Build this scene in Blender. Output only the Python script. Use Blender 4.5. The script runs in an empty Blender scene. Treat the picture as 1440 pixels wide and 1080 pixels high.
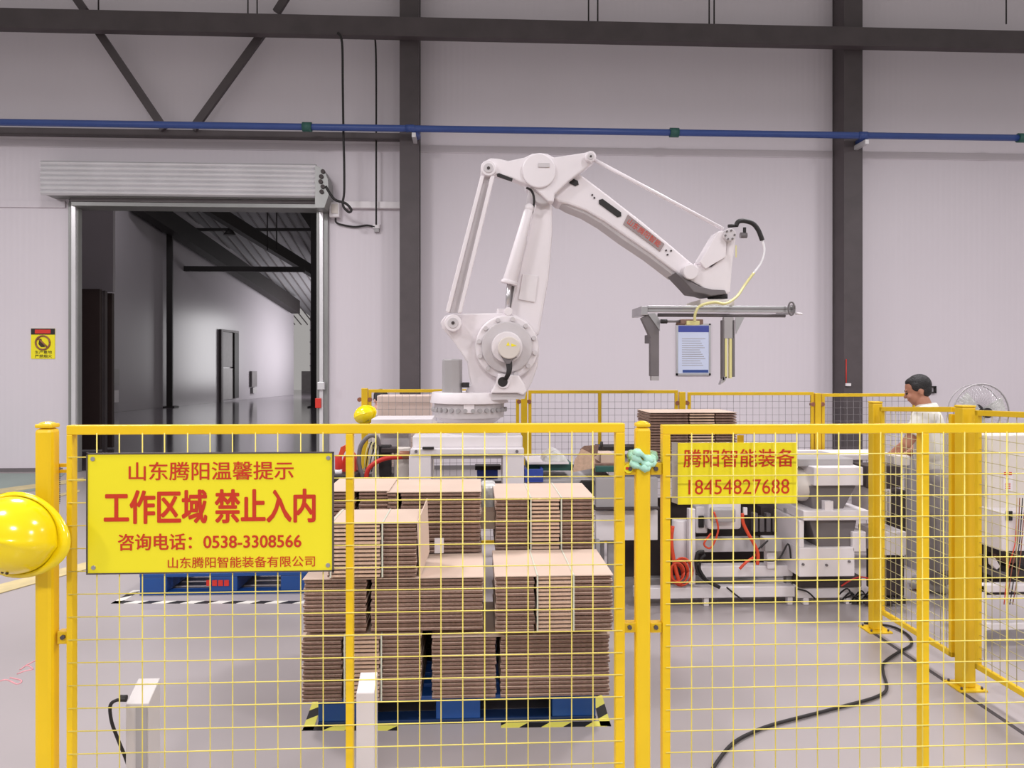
import bpy, bmesh, math, random
from mathutils import Vector, Matrix
random.seed(7)
S = bpy.context.scene
COL = S.collection

# ------------------------------------------------------------------ camera
F = 1080.0                     # focal length in pixels of the 1440 frame
TH = math.radians(2.86)        # the camera is turned a little to the right of the hall axis
EYE = 1.7
HY = 515.0                     # horizon row
cam_d = bpy.data.cameras.new('camera')
cam_d.sensor_width = 36; cam_d.lens = 36 * F / 1440
cam_d.shift_y = -(540 - HY) / 1440
cam_d.clip_end = 300
cam = bpy.data.objects.new('camera', cam_d); COL.objects.link(cam)
cam.location = (0, 0, EYE); cam.rotation_euler = (math.pi / 2, 0, -TH)
S.camera = cam

# ------------------------------------------------------------------ light
w = bpy.data.worlds.new('world'); S.world = w; w.use_nodes = True
w.node_tree.nodes['Background'].inputs[0].default_value = (1.0, 0.955, 0.93, 1)
w.node_tree.nodes['Background'].inputs[1].default_value = 0.36

def area(name, loc, size, power, rot=(0, 0, 0), col=(1, .965, .995), sy=None):
    l = bpy.data.lights.new(name, 'AREA'); l.energy = power; l.color = col
    l.shape = 'RECTANGLE' if sy else 'SQUARE'; l.size = size
    if sy: l.size_y = sy
    o = bpy.data.objects.new(name, l); COL.objects.link(o)
    o.location = loc; o.rotation_euler = rot
    return o
for lx in (-10, -3.5, 3.5, 10):
    for ly in (1.0, 6.6):
        area('high_bay_light', (lx, ly, 6.1 if ly > 5 else 6.8), 0.9, 250 if ly > 5 else 160)
for lx in (-8, 0, 8):
    area('high_bay_light', (lx, -5, 6.6), 1.2, 440)
area('hall_light', (-11.5, 26, 9.4), 1.2, 130)
area('hall_daylight', (-7.2, 43, 2.6), 4, 420, (0, math.radians(-90), math.pi), (1, .98, 1))
S.view_settings.view_transform = 'Standard'
S.view_settings.look = 'None'
S.view_settings.exposure = 0.0
S.view_settings.gamma = 1.0
S.view_settings.use_curve_mapping = False

# ------------------------------------------------------------------ pixel -> world
def ray(px, py):
    u = (px - 720) / F; v = (HY - py) / F
    return Vector((math.sin(TH) + math.cos(TH) * u, math.cos(TH) - math.sin(TH) * u, v))
def P(px, py, y):
    d = ray(px, py); t = y / d.y
    return Vector((d.x * t, y, EYE + d.z * t))
def G(px, py, z=0.0):
    d = ray(px, py); t = (z - EYE) / d.z
    return Vector((d.x * t, d.y * t, z))
def R(rpx, px, y):
    return rpx / F * y / ray(px, 500).y

# ------------------------------------------------------------------ materials
def lin(c):
    return tuple(((x / 255) / 12.92 if x / 255 <= .04045 else ((x / 255 + .055) / 1.055) ** 2.4) for x in c) + (1,)
def mat(name, rgb, rough=.5, metal=0.0, var=.06, scale=6, bump=0.0, bscale=60, spec=.5, stretch=None, emit=0, alpha=1):
    m = bpy.data.materials.new(name); m.use_nodes = True
    nt = m.node_tree; b = nt.nodes['Principled BSDF']
    b.inputs['Roughness'].default_value = rough; b.inputs['Metallic'].default_value = metal
    b.inputs['Specular IOR Level'].default_value = spec
    c = lin(rgb)
    tc = nt.nodes.new('ShaderNodeTexCoord'); mp = nt.nodes.new('ShaderNodeMapping')
    nt.links.new(tc.outputs['Object'], mp.inputs[0])
    if stretch: mp.inputs['Scale'].default_value = stretch
    if var > 0:
        n = nt.nodes.new('ShaderNodeTexNoise'); n.inputs['Scale'].default_value = scale; n.inputs['Detail'].default_value = 4
        nt.links.new(mp.outputs[0], n.inputs[0])
        r = nt.nodes.new('ShaderNodeValToRGB')
        r.color_ramp.elements[0].position = .3; r.color_ramp.elements[1].position = .7
        r.color_ramp.elements[0].color = tuple(x * (1 - var) for x in c[:3]) + (1,)
        r.color_ramp.elements[1].color = tuple(min(1, x * (1 + var)) for x in c[:3]) + (1,)
        nt.links.new(n.outputs[0], r.inputs[0]); nt.links.new(r.outputs[0], b.inputs['Base Color'])
    else:
        b.inputs['Base Color'].default_value = c
    if bump > 0:
        n2 = nt.nodes.new('ShaderNodeTexNoise'); n2.inputs['Scale'].default_value = bscale
        nt.links.new(mp.outputs[0], n2.inputs[0])
        bp = nt.nodes.new('ShaderNodeBump'); bp.inputs['Strength'].default_value = bump; bp.inputs['Distance'].default_value = .01
        nt.links.new(n2.outputs[0], bp.inputs['Height']); nt.links.new(bp.outputs[0], b.inputs['Normal'])
    if emit:
        b.inputs['Emission Color'].default_value = c; b.inputs['Emission Strength'].default_value = emit
    return m

def wall_mat():
    m = mat('wall_panel_paint', (216, 208, 214), .45, 0, .025, .35)
    nt = m.node_tree; b = nt.nodes['Principled BSDF']
    tc = nt.nodes.new('ShaderNodeTexCoord'); wv = nt.nodes.new('ShaderNodeTexWave')
    wv.inputs['Scale'].default_value = 3.2; wv.bands_direction = 'X'; wv.wave_profile = 'SIN'
    nt.links.new(tc.outputs['Object'], wv.inputs[0])
    bp = nt.nodes.new('ShaderNodeBump'); bp.inputs['Strength'].default_value = .10; bp.inputs['Distance'].default_value = .01
    nt.links.new(wv.outputs[1], bp.inputs['Height']); nt.links.new(bp.outputs[0], b.inputs['Normal'])
    return m
def tape_mat(name, a, bcol, scale, rot):
    m = mat(name, a, .5, 0, 0); nt = m.node_tree; b = nt.nodes['Principled BSDF']
    tc = nt.nodes.new('ShaderNodeTexCoord'); mp = nt.nodes.new('ShaderNodeMapping'); mp.inputs['Rotation'].default_value = (0, 0, rot)
    wv = nt.nodes.new('ShaderNodeTexWave'); wv.inputs['Scale'].default_value = scale; wv.bands_direction = 'X'
    r = nt.nodes.new('ShaderNodeValToRGB'); r.color_ramp.interpolation = 'CONSTANT'
    r.color_ramp.elements[0].color = lin(a); r.color_ramp.elements[1].color = lin(bcol); r.color_ramp.elements[1].position = .5
    nt.links.new(tc.outputs['Object'], mp.inputs[0]); nt.links.new(mp.outputs[0], wv.inputs[0])
    nt.links.new(wv.outputs[1], r.inputs[0]); nt.links.new(r.outputs[0], b.inputs['Base Color'])
    return m
def floor_mat(name, rgb, rough, var):
    m = mat(name, rgb, rough, 0, var, .45, .03, 8)
    return m

M = dict(
    wall=wall_mat(),
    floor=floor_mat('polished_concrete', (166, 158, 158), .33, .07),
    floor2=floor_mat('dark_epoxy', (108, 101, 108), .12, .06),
    green_floor=mat('green_floor_paint', (136, 152, 144), .4, 0, .1, 1.5),
    line=mat('yellow_floor_line', (208, 190, 140), .5, 0, .15, 5),
    steel=mat('brown_grey_steel', (80, 72, 74), .55, 0, .12, 3),
    steel_d=mat('dark_steel', (40, 35, 36), .6, 0, .1, 3),
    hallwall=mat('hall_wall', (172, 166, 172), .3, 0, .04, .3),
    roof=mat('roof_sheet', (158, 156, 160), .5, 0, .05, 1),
    brown=mat('dark_brown_door', (58, 44, 42), .5, 0, .1, 2),
    blue=mat('blue_pipe_paint', (54, 78, 142), .35, 0, .05, 4),
    greenp=mat('green_fitting', (44, 92, 84), .5),
    zinc=mat('zinc_sheet', (222, 220, 222), .3, .35, .06, 2, .05, 20),
    zinc_d=mat('zinc_dark', (142, 142, 140), .4, .3, .08, 3),
    yel=mat('yellow_powder_coat', (243, 202, 22), .38, 0, .05, 5, .02, 80),
    yel_side=mat('yellow_powder_coat_dark', (226, 186, 22), .42, 0, .07, 5),  # slightly darker yellow for brackets, side fence and far fence
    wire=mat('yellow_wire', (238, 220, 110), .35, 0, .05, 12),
    wire_unlit=mat('yellow_wire_unlit', (190, 180, 130), .45, 0, .05, 12),  # side fence wires seen from their unlit back, shade put into the colour
    sign=mat('sign_yellow', (246, 232, 38), .35, 0, .02, 3),
    red=mat('sign_red', (205, 52, 22), .5, 0, .04, 8),
    helmet=mat('helmet_yellow', (252, 222, 18), .16, 0, .03, 4, .0, 5, .6),
    rag=mat('green_rag', (178, 226, 204), .9, 0, .2, 30, .5, 40),
    white=mat('white_machine_paint', (226, 220, 222), .4, 0, .03, 5),
    robot=mat('robot_paint', (232, 225, 228), .35, 0, .025, 4),
    robot_g=mat('robot_grey', (204, 198, 200), .45, 0, .05, 6),
    cream=mat('cream_paint', (216, 208, 200), .5, 0, .04, 5),
    grey=mat('grey_paint', (166, 162, 163), .5, 0, .05, 5),
    grey_d=mat('mid_grey', (112, 106, 108), .5, 0, .08, 6),
    alup=mat('pale_metal_paint', (206, 200, 198), .45, 0, .04, 6),
    pinkl=mat('pink_chalk', (214, 150, 156), .8, 0, .2, 20),
    black=mat('black_rubber', (34, 30, 30), .6, 0, .1, 8),
    dark=mat('dark_machine', (62, 52, 52), .6, 0, .2, 8),
    alu=mat('aluminium', (200, 198, 200), .3, .8, .05, 6),
    kraft=mat('kraft_board', (204, 181, 164), .8, 0, .05, 4),
    edge=mat('corrugated_edge', (134, 106, 94), .9, 0, .22, 40, .4, 90),
    edge_l=mat('fold_edge', (206, 174, 150), .85, 0, .12, 40, .3, 90),
    strap=mat('strap_green', (208, 210, 192), .4, 0, .05, 5),
    pallet=mat('blue_plastic', (26, 74, 142), .45, 0, .06, 5),
    pallet_shade=mat('blue_plastic_shaded', (18, 44, 84), .5, 0, .1, 5),  # pallet blue darkened to stand for the shadow on the runners
    redp=mat('red_plastic', (214, 52, 40), .4, 0, .05, 5),
    redh=mat('red_hose', (196, 44, 34), .45, 0, .1, 10),
    orange=mat('orange_hose', (216, 74, 40), .5, 0, .15, 20),
    skin=mat('skin', (176, 122, 98), .55, 0, .05, 12),
    skin2=mat('skin_light', (214, 168, 150), .55, 0, .05, 12),
    hair=mat('black_hair', (24, 21, 22), .6, 0, .3, 60, .6, 120),
    shirt=mat('pale_shirt', (226, 222, 212), .9, 0, .05, 8, .5, 14),
    pants=mat('grey_trousers', (158, 152, 152), .9, 0, .08, 10, .6, 12),
    shoe=mat('shoe', (190, 186, 184), .7),
    hose_y=mat('pale_yellow_hose', (222, 214, 150), .4, 0, .05, 8),
    hose_w=mat('white_hose', (240, 238, 240), .35, 0, .02, 8),
    poster=mat('poster_paper', (206, 214, 236), .35, 0, .03, 4),
    blue_d=mat('poster_blue', (62, 74, 156), .4, 0, .05, 6),
    bluemach=mat('blue_crate', (52, 78, 168), .5, 0, .1, 8),
    copper=mat('copper_fitting', (150, 98, 76), .45, .2, .1, 8),
    plate=mat('name_plate', (176, 160, 160), .25, .5, .08, 12),
    pink=mat('pinkish_panel', (222, 200, 190), .6, 0, .05, 3),
    text_d=mat('dark_print', (60, 44, 20), .5, 0, 0),
    tape=tape_mat('yellow_black_tape', (226, 218, 96), (30, 28, 26), 2.1, math.radians(45)),
    tape2=tape_mat('white_black_tape', (222, 218, 210), (34, 30, 30), 2.1, math.radians(45)),
    plastic=mat('clear_bag', (214, 214, 210), .2, 0, .2, 25, .6, 30),
    joint=mat('floor_joint', (74, 68, 70), .8),
)

# ------------------------------------------------------------------ mesh helpers
class B:
    def __init__(s): s.bm = bmesh.new(); s.mi = 0
    def box(s, x0, x1, y0, y1, z0, z1):
        vs = [s.bm.verts.new(c) for c in ((x0,y0,z0),(x1,y0,z0),(x1,y1,z0),(x0,y1,z0),(x0,y0,z1),(x1,y0,z1),(x1,y1,z1),(x0,y1,z1))]
        for f in ((0,3,2,1),(4,5,6,7),(0,1,5,4),(1,2,6,5),(2,3,7,6),(3,0,4,7)):
            fc = s.bm.faces.new([vs[i] for i in f]); fc.material_index = s.mi
        return s
    def rect(s, px0, px1, py0, py1, y0, y1):
        a = P(px0, py1, y0); b = P(px1, py0, y0)
        zc = (P(px0, py0, y0).z + b.z) / 2; zb = (a.z + P(px1, py1, y0).z) / 2
        return s.box(a.x, b.x, y0, y1, zb, zc)
    def loop(s, pts, ext):
        """closed outline of 3-D points extruded by vector ext"""
        a = [s.bm.verts.new(p) for p in pts]; b = [s.bm.verts.new(Vector(p) + Vector(ext)) for p in pts]
        n = len(pts)
        fs = [s.bm.faces.new(a), s.bm.faces.new(b[::-1])]
        for i in range(n): fs.append(s.bm.faces.new([a[(i + 1) % n], a[i], b[i], b[(i + 1) % n]]))
        for f in fs: f.normal_update()
        for f in fs: f.material_index = s.mi
        bmesh.ops.triangulate(s.bm, faces=fs[:2])
        return s
    def poly(s, pp, y0, y1):
        return s.loop([P(x, y, y0) for x, y in pp], (0, y1 - y0, 0))
    def cyl(s, p0, p1, r0, r1=None, n=20, smooth=True):
        r1 = r0 if r1 is None else r1
        p0 = Vector(p0); p1 = Vector(p1); d = (p1 - p0).normalized()
        u = d.orthogonal().normalized(); v = d.cross(u)
        a = []; b = []
        for i in range(n):
            t = 2 * math.pi * i / n; o = u * math.cos(t) + v * math.sin(t)
            a.append(s.bm.verts.new(p0 + o * r0)); b.append(s.bm.verts.new(p1 + o * r1))
        for i in range(n):
            f = s.bm.faces.new([a[i], a[(i + 1) % n], b[(i + 1) % n], b[i]]); f.smooth = smooth; f.material_index = s.mi
        f = s.bm.faces.new(a[::-1]); f.material_index = s.mi
        f = s.bm.faces.new(b); f.material_index = s.mi
        return s
    def disc(s, px, py, rpx, y0, y1, n=28, r2=None):
        c = P(px, py, y0); r = R(rpx, px, y0)
        return s.cyl(c, (c.x, y1, c.z), r, None if r2 is None else R(r2, px, y0), n)
    def tube(s, pts, r, n=8, closed=False, taper=None):
        pts = [Vector(p) for p in pts]; rings = []; N = len(pts)
        up = None
        for i, p in enumerate(pts):
            a = pts[max(0, i - 1)]; b = pts[min(N - 1, i + 1)]
            d = (b - a).normalized() if (b - a).length > 1e-9 else Vector((0, 0, 1))
            if up is None: up = d.orthogonal().normalized()
            up = (up - d * up.dot(d)); up = up.normalized() if up.length > 1e-6 else d.orthogonal().normalized()
            v = d.cross(up); rr = r if taper is None else taper[i]
            rings.append([s.bm.verts.new(p + (up * math.cos(2 * math.pi * k / n) + v * math.sin(2 * math.pi * k / n)) * rr) for k in range(n)])
        for i in range(N - 1):
            for k in range(n):
                f = s.bm.faces.new([rings[i][k], rings[i][(k + 1) % n], rings[i + 1][(k + 1) % n], rings[i + 1][k]]); f.smooth = True; f.material_index = s.mi
        f = s.bm.faces.new(rings[0][::-1]); f.material_index = s.mi
        f = s.bm.faces.new(rings[-1]); f.material_index = s.mi
        return s
    def ball(s, c, r, seg=16, ring=10, rot=None):
        r = Vector((r, r, r)) if isinstance(r, (int, float)) else Vector(r)
        mt = Matrix.Translation(Vector(c)) @ (rot.to_4x4() if rot else Matrix.Identity(4)) @ Matrix.Diagonal((*r, 1))
        n0 = len(s.bm.faces)
        bmesh.ops.create_uvsphere(s.bm, u_segments=seg, v_segments=ring, radius=1, matrix=mt)
        s.bm.faces.ensure_lookup_table()
        for f in s.bm.faces[n0:]: f.smooth = True; f.material_index = s.mi
        return s

def spline(pts, k=6):
    pts = [Vector(p) for p in pts]; out = []
    for i in range(len(pts) - 1):
        p0 = pts[max(0, i - 1)]; p1 = pts[i]; p2 = pts[i + 1]; p3 = pts[min(len(pts) - 1, i + 2)]
        for j in range(k):
            t = j / k
            out.append(.5 * ((2 * p1) + (p2 - p0) * t + (2 * p0 - 5 * p1 + 4 * p2 - p3) * t * t + (3 * p1 - p0 - 3 * p2 + p3) * t ** 3))
    out.append(pts[-1]); return out

def obj(name, b, m, parent=None, bev=0, fix=True):
    bm = b.bm
    if fix: bmesh.ops.recalc_face_normals(bm, faces=bm.faces[:])
    me = bpy.data.meshes.new(name)
    org = wloc(parent) if parent else None
    if parent is None:
        # origin at the middle of the foot of the mesh
        xs = [v.co for v in bm.verts]
        org = Vector(((min(c.x for c in xs) + max(c.x for c in xs)) / 2, (min(c.y for c in xs) + max(c.y for c in xs)) / 2, min(c.z for c in xs)))
    for v in bm.verts: v.co -= org
    bm.to_mesh(me); bm.free()
    for mm in (m if isinstance(m, (list, tuple)) else [m]): me.materials.append(M[mm])
    o = bpy.data.objects.new(name, me); COL.objects.link(o)
    if parent: o.parent = parent
    else: o.location = org
    if bev:
        md = o.modifiers.new('bevel', 'BEVEL'); md.width = bev; md.segments = 2; md.limit_method = 'ANGLE'; md.angle_limit = math.radians(40)
    return o
def wloc(o):
    v = Vector((0, 0, 0))
    while o: v += o.location; o = o.parent
    return v
def tag(o, label, cat, group=None, kind=None):
    if label: o['label'] = label
    if cat: o['category'] = cat
    if group: o['group'] = group
    if kind: o['kind'] = kind
    return o
def thing(name, loc, label, cat, group=None):
    o = bpy.data.objects.new(name, None); COL.objects.link(o); o.location = loc; o.empty_display_size = .1
    return tag(o, label, cat, group)
def struct(name, b, m, label=None, parent=None, bev=0):
    o = obj(name, b, m, parent, bev)
    if parent is None:
        o['kind'] = 'structure'
        if label: o['label'] = label
    return o
def thicken(me, w):
    # heavier strokes: overlapping copies of each glyph shifted by a part of the stroke width
    bm = bmesh.new()
    for i, (dx, dy) in enumerate(((0, 0), (w, 0), (-w, 0), (0, w * .6), (0, -w * .6), (w * .7, w * .5), (-w * .7, -w * .5), (w * .7, -w * .5), (-w * .7, w * .5))):
        n = len(bm.verts); bm.from_mesh(me); bm.verts.ensure_lookup_table()
        for v in bm.verts[n:]: v.co += Vector((dx, dy, i * .00004))
    out = bpy.data.meshes.new('lettering'); bm.to_mesh(out); bm.free(); return out
def text(s, px0, px1, py0, py1, y, m, parent, name='lettering', bold=0.0, ext=.0008, flip=False):
    cu = bpy.data.curves.new('t', 'FONT'); cu.body = s; cu.size = 1; cu.extrude = 0
    cu.resolution_u = 3
    to = bpy.data.objects.new('t', cu); COL.objects.link(to)
    bpy.context.view_layer.update()
    me = bpy.data.meshes.new_from_object(to.evaluated_get(bpy.context.evaluated_depsgraph_get()))
    bpy.data.objects.remove(to)
    if bold > 0: me = thicken(me, bold)
    xs = [v.co.x for v in me.vertices]; ys = [v.co.y for v in me.vertices]
    a = P(px0, py1, y); b = P(px1, py0, y)
    z1 = (P(px0, py0, y).z + b.z) / 2; z0 = (a.z + P(px1, py1, y).z) / 2
    sx = (b.x - a.x) / (max(xs) - min(xs)); sz = (z1 - z0) / (max(ys) - min(ys))
    mx, my = min(xs), min(ys); org = wloc(parent)
    for v in me.vertices:
        x = a.x + (v.co.x - mx) * sx; z = z0 + (v.co.y - my) * sz
        v.co = Vector((x, y - ext - v.co.z, z)) - org
    me.name = name; me.materials.clear(); me.materials.append(M[m])
    o = bpy.data.objects.new(name, me); COL.objects.link(o); o.parent = parent
    return o

# ================================================================== SETTING
WY = 12.75                     # plane of the back wall
ZT = 9.6
struct('floor', B().box(-22, 22, -1.0, WY + .1, -.15, 0), 'floor', 'polished pale concrete floor of the factory hall')
DX0 = P(97, 500, WY).x; DX1 = P(458, 500, WY).x; DZ = P(280, 262, WY).z
b = B()
b.box(-22, DX0, WY, WY + .08, 0, ZT); b.box(DX1, 22, WY, WY + .08, 0, ZT); b.box(DX0, DX1, WY, WY + .08, DZ, ZT)
struct('wall_back', b, 'wall', 'pale lilac grey panelled wall behind the robot')
# raised horizontal joint cover strips of the wall cladding
zs = P(900, 214, WY).z
struct('trim_1', B().box(-22, 22, WY - .014, WY, zs - .06, zs + .06), 'wall', 'long horizontal joint strip across the upper wall', bev=.01)
z0 = P(520, 290, WY).z
struct('trim_2', B().box(P(486, 290, WY).x, P(566, 290, WY).x, WY - .10, WY, z0 - .05, z0 + .06), 'white', 'short white rail between the doorway and the steel column', bev=.006)
struct('trim_3', B().box(-22, DX0 - .05, WY - .03, WY, P(40, 292, WY).z, P(40, 283, WY).z), 'wall', 'joint strip beside the head of the doorway')
struct('baseboard_back', B().box(-22, DX0 - .1, WY - .02, WY, 0, .06), 'grey_d').__setitem__('label', 'dark strip at the foot of the wall')
struct('baseboard_back', B().box(DX1 + .2, 22, WY - .02, WY, 0, .06), 'grey_d').__setitem__('label', 'dark strip at the foot of the wall behind the fence')

# columns
def column(pxl, pxr, name_label):
    y0 = WY - .42
    a = P(pxl, 400, y0).x; c = P(pxr, 400, y0).x
    b = B(); t = .02
    b.box(a, c, y0, y0 + t, 0, ZT); b.box(a, c, WY - .03, WY - .01, 0, ZT); mid = (a + c) / 2
    b.box(mid - .01, mid + .01, y0 + t, WY - .03, 0, ZT)
    b.box(a + .012, a + .03, y0 + t, WY - .03, 0, ZT); b.box(c - .03, c - .012, y0 + t, WY - .03, 0, ZT)
    o = struct('steel_column', b, 'steel', name_label)
    for zz in (.25,):
        obj('base_plate', B().box(a - .05, c + .05, y0 - .05, WY - .01, 0, .03), 'steel', o)
    return a, c, y0
column(562, 589, 'dark steel column between the doorway and the robot')
column(1187, 1213, 'dark steel column behind the man')
# main horizontal beam (I section) in front of the columns
zb = P(720, 40, WY - .6).z
b = B(); yb = WY - .60
zt_, zl_ = P(720, 27, yb).z, P(720, 54, yb).z
b.box(-22, 22, yb, yb + .16, zt_ - .02, zt_); b.box(-22, 22, yb, yb + .16, zl_, zl_ + .02); b.box(-22, 22, yb + .0, yb + .02, zl_ + .02, zt_ - .02)
struct('steel_beam', b, 'steel', 'long dark steel beam across the top of the wall')
# lower rail behind the blue pipe on the doorway side
yl = WY - .25
b = B(); zz = P(300, 188, yl).z
b.box(-22, P(562, 190, yl).x, yl, yl + .12, zz - .055, zz + .055)
struct('steel_beam', b, 'steel', 'thin dark steel rail under the blue pipe beside the column')
# diagonal braces
def brace(p, q, y, r, lab):
    a = P(*p, y); c = P(*q, y); d = (c - a); d.normalize(); n = Vector((-d.z, 0, d.x)) * r
    o = struct('diagonal_brace', B().loop([a + n, c + n, c - n, a - n], (0, .07, 0)), 'steel', lab)
brace((128, 30), (230, 181), yl - .08, .06, 'dark diagonal brace leaning down to the rail, nearer the hall corner')
brace((374, 38), (270, 181), yl - .08, .06, 'dark diagonal brace leaning down to the rail, nearer the column')
brace((104, -6), (118, 14), yl - .08, .06, 'short brace stub above the beam at the hall corner side')
brace((402, -6), (388, 16), yl - .08, .06, 'short brace stub above the beam near the column')
# thin hanging rods above beam
for k, px in enumerate((134, 346, 359, 829, 842, 1000, 1007, 1421)):
    a = P(px, 30, yb - .05)
    o = struct('hanging_rod', B().cyl((a.x, yb + .05, a.z), (a.x, yb + .05, ZT), .012, n=6), 'steel_d')
    o['label'] = 'thin rod hanging above the long steel beam'

# blue pipe
yp = WY - .75
zp = P(720, 183, yp).z
pipe = thing('pipe', (0, yp, zp), 'long blue pipe running along the wall above the robot', 'pipe')
obj('pipe_run', B().cyl((-22, yp, zp), (22, yp, zp), .052, n=16), 'blue', pipe)
for px in (582, 1218):
    x = P(px, 190, yp).x
    obj('elbow', B().tube([(x - .12, yp - .0, zp), (x - .02, yp - .02, zp), (x + .03, yp + .1, zp - .03), (x + .03, yp + .3, zp - .03)], .06, 12), 'blue', pipe)
    obj('clamp', B().box(x - .03, x + .03, yp - .03, yp + .33, zp - .14, zp - .07), 'zinc', pipe)
for px in (432, 948, 1437):
    x = P(px, 190, yp).x
    obj('coupling', B().cyl((x - .07, yp, zp), (x + .07, yp, zp), .075, n=14), 'greenp', pipe)

# ------------------------------------------------------------------ doorway
d1 = thing('door_1', (DX0, WY, 0), 'wide doorway with silver roller shutter rolled up', None); d1['kind'] = 'structure'
def jamb(a, c, m, y0, y1):
    obj('guide_rail', B().rect(a, c, 285, 700, y0, y1), m, d1, .005)
for a, c, m, y0, y1 in ((96, 100, 'zinc_d', WY - .08, WY + .04), (100, 106, 'zinc', WY - .13, WY + .02), (106, 110, 'zinc_d', WY - .08, WY + .04),
                        (445, 449, 'zinc_d', WY - .08, WY + .04), (449, 454, 'zinc', WY - .14, WY + .2), (454, 461, 'zinc_d', WY - .09, WY + .2)):
    o = obj('guide_rail', B().box(P(a, 500, y0).x, P(c, 500, y0).x, y0, y1, 0, P(a, 284, y0).z), m, d1, .004)
ys = WY - .48
for i in range(7):       # corrugated housing, one ridge at a time
    y0, y1 = 225 + i * 6.9, 225 + (i + 1) * 6.9
    a = P(56, y0, ys); c = P(443, y0 + 6, ys); z1 = P(240, y0 + 2, ys).z; z2 = P(240, y1 + 2, ys).z
    b = B(); n = 6
    prof = [(ys + .05 - .05 * math.sin(math.pi * k / n), z1 + (z2 - z1) * k / n) for k in range(n + 1)] + [(ys + .06, z2), (ys + .06, z1)]
    b.loop([(a.x, p, q) for p, q in prof], (c.x - a.x, 0, 0))
    obj('shutter_slat', b, 'zinc', d1)
b = B(); a = P(56, 228, ys); c = P(443, 228, ys); zt1 = P(240, 227, ys).z; zb1 = P(240, 273, ys).z
b.box(a.x, c.x, ys + .06, WY - .01, zb1, zt1)
obj('shutter_housing', b, 'zinc_d', d1)
yu = WY - .3
for i, (p0, p1, m) in enumerate(((273, 279, 'zinc_d'), (279, 284, 'grey_d'), (284, 290, 'zinc_d'))):
    obj('lintel_slat', B().box(P(97, 280, yu).x, P(446, 280, yu).x, yu + i * .03, WY + .15, P(280, p1, yu).z, P(280, p0, yu).z), m, d1, .006)
# end plate with drive
b = B(); xe = c.x
b.loop([P(443, 232, ys), P(455, 238, ys), P(461, 252, ys), P(462, 275, ys), P(456, 292, ys), P(443, 292, ys)], (0, .42, 0))
obj('end_plate', b, 'zinc_d', d1)
b = B(); c0 = P(452, 255, ys - .03)
for k in range(5): b.cyl(c0 + Vector((.02 * math.sin(k * 2), 0, .08 * (k - 2))), c0 + Vector((.02 * math.sin(k * 2), .05, .08 * (k - 2))), .035, n=8)
obj('chain_drive', b, 'dark', d1)
obj('red_pull_handle', B().rect(443, 451, 560, 574, WY - .2, WY - .14), 'redp', d1, .01)
obj('guide_lock', B().rect(446, 456, 537, 548, WY - .2, WY - .1), 'zinc', d1, .01)
# control box and cables by the door
cb = thing('control_box', P(472, 308, WY - .1), 'small pale control box on the wall beside the shutter drive', 'control box')
obj('casing', B().rect(463, 477, 284, 305, WY - .16, WY), 'white', cb, .01)
obj('cover', B().rect(466, 475, 287, 300, WY - .175, WY - .16), 'cream', cb, .004)
def cable(pp, y, r, m, lab, name='cable', cat='cable', k=5):
    pts = spline([P(q[0], q[1], q[2] if len(q) > 2 else y) for q in pp], k)
    return tag(obj(name, B().tube(pts, r, 6), m), lab, cat)
cable([(475, 46), (481, 60), (482, 120), (483, 190), (484, 230), (484, 270), (482, 288), (490, 298), (494, 295), (486, 286), (470, 280), (458, 262)], WY - .62, .02, 'black', 'black cable hanging down the wall and looped by the control box')
cable([(525, 48), (528, 60), (529, 110), (529, 200), (529, 280), (529, 316)], WY - .20, .016, 'black', 'straight black cable dropping to a small wall socket')
cable([(472, 304), (473, 313), (485, 317), (500, 319), (516, 317), (527, 319)], WY - .05, .016, 'black', 'short black cable sagging from control box to wall socket')
s = thing('wall_socket', P(529, 326, WY), 'small white wall socket at the foot of the straight cable', 'socket')
obj('back_box', B().rect(524, 534, 315, 321, WY - .06, WY), 'white', s, .005); obj('face_plate', B().rect(526, 533, 321, 326, WY - .08, WY), 'grey', s, .004)
c2 = thing('alarm_box', P(1193, 540, WY - .42), 'tiny white box with thin red cord on the column behind the man', 'switch box')
obj('casing', B().rect(1190, 1197, 539, 543, WY - .46, WY - .42), 'white', c2, .003)
obj('cord', B().cyl(P(1190, 505, WY - .44), P(1190, 541, WY - .44), .008, n=6), 'redp', c2)
# square holder on wall behind the man's head
h = thing('wall_bracket', P(1315, 552, WY), 'small dark square bracket on the wall behind the man', 'bracket')
b = B(); b.rect(1311, 1317, 543, 545, WY - .05, WY); b.rect(1311, 1317, 551, 553, WY - .05, WY); b.rect(1315, 1317, 543, 553, WY - .05, WY)
obj('frame', b, 'black', h)

# ------------------------------------------------------------------ hall behind the doorway
A = G(150, 581.0); E = G(413, 555.0); dv = (E - A).normalized(); A0 = A - dv * ((A.y - WY - .3) / dv.y)
nrm = Vector((-dv.y, dv.x, 0))
def hz(p): return 8.6 - .215 * (p.y - 33)
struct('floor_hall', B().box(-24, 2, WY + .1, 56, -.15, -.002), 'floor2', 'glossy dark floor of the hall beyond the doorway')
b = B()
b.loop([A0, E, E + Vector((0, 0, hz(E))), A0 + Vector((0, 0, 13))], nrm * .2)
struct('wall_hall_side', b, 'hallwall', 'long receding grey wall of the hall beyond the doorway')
b = B(); b.box(E.x - .3, 4, E.y + 6, E.y + 6.2, 0, 9); struct('wall_hall_end', b, 'hallwall', 'far end wall of the hall beyond the doorway')
for k in range(6):
    z = .9 + k * .8
    struct('girt', B().box(E.x - .3, -4, E.y + 5.9, E.y + 6, z, z + .07), 'grey_d').__setitem__('label', 'horizontal girt on the far end wall of the hall')
b = B(); z1 = 12.9; L0 = A0 + nrm * .3; L1 = E + dv * 7 + nrm * .3
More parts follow.
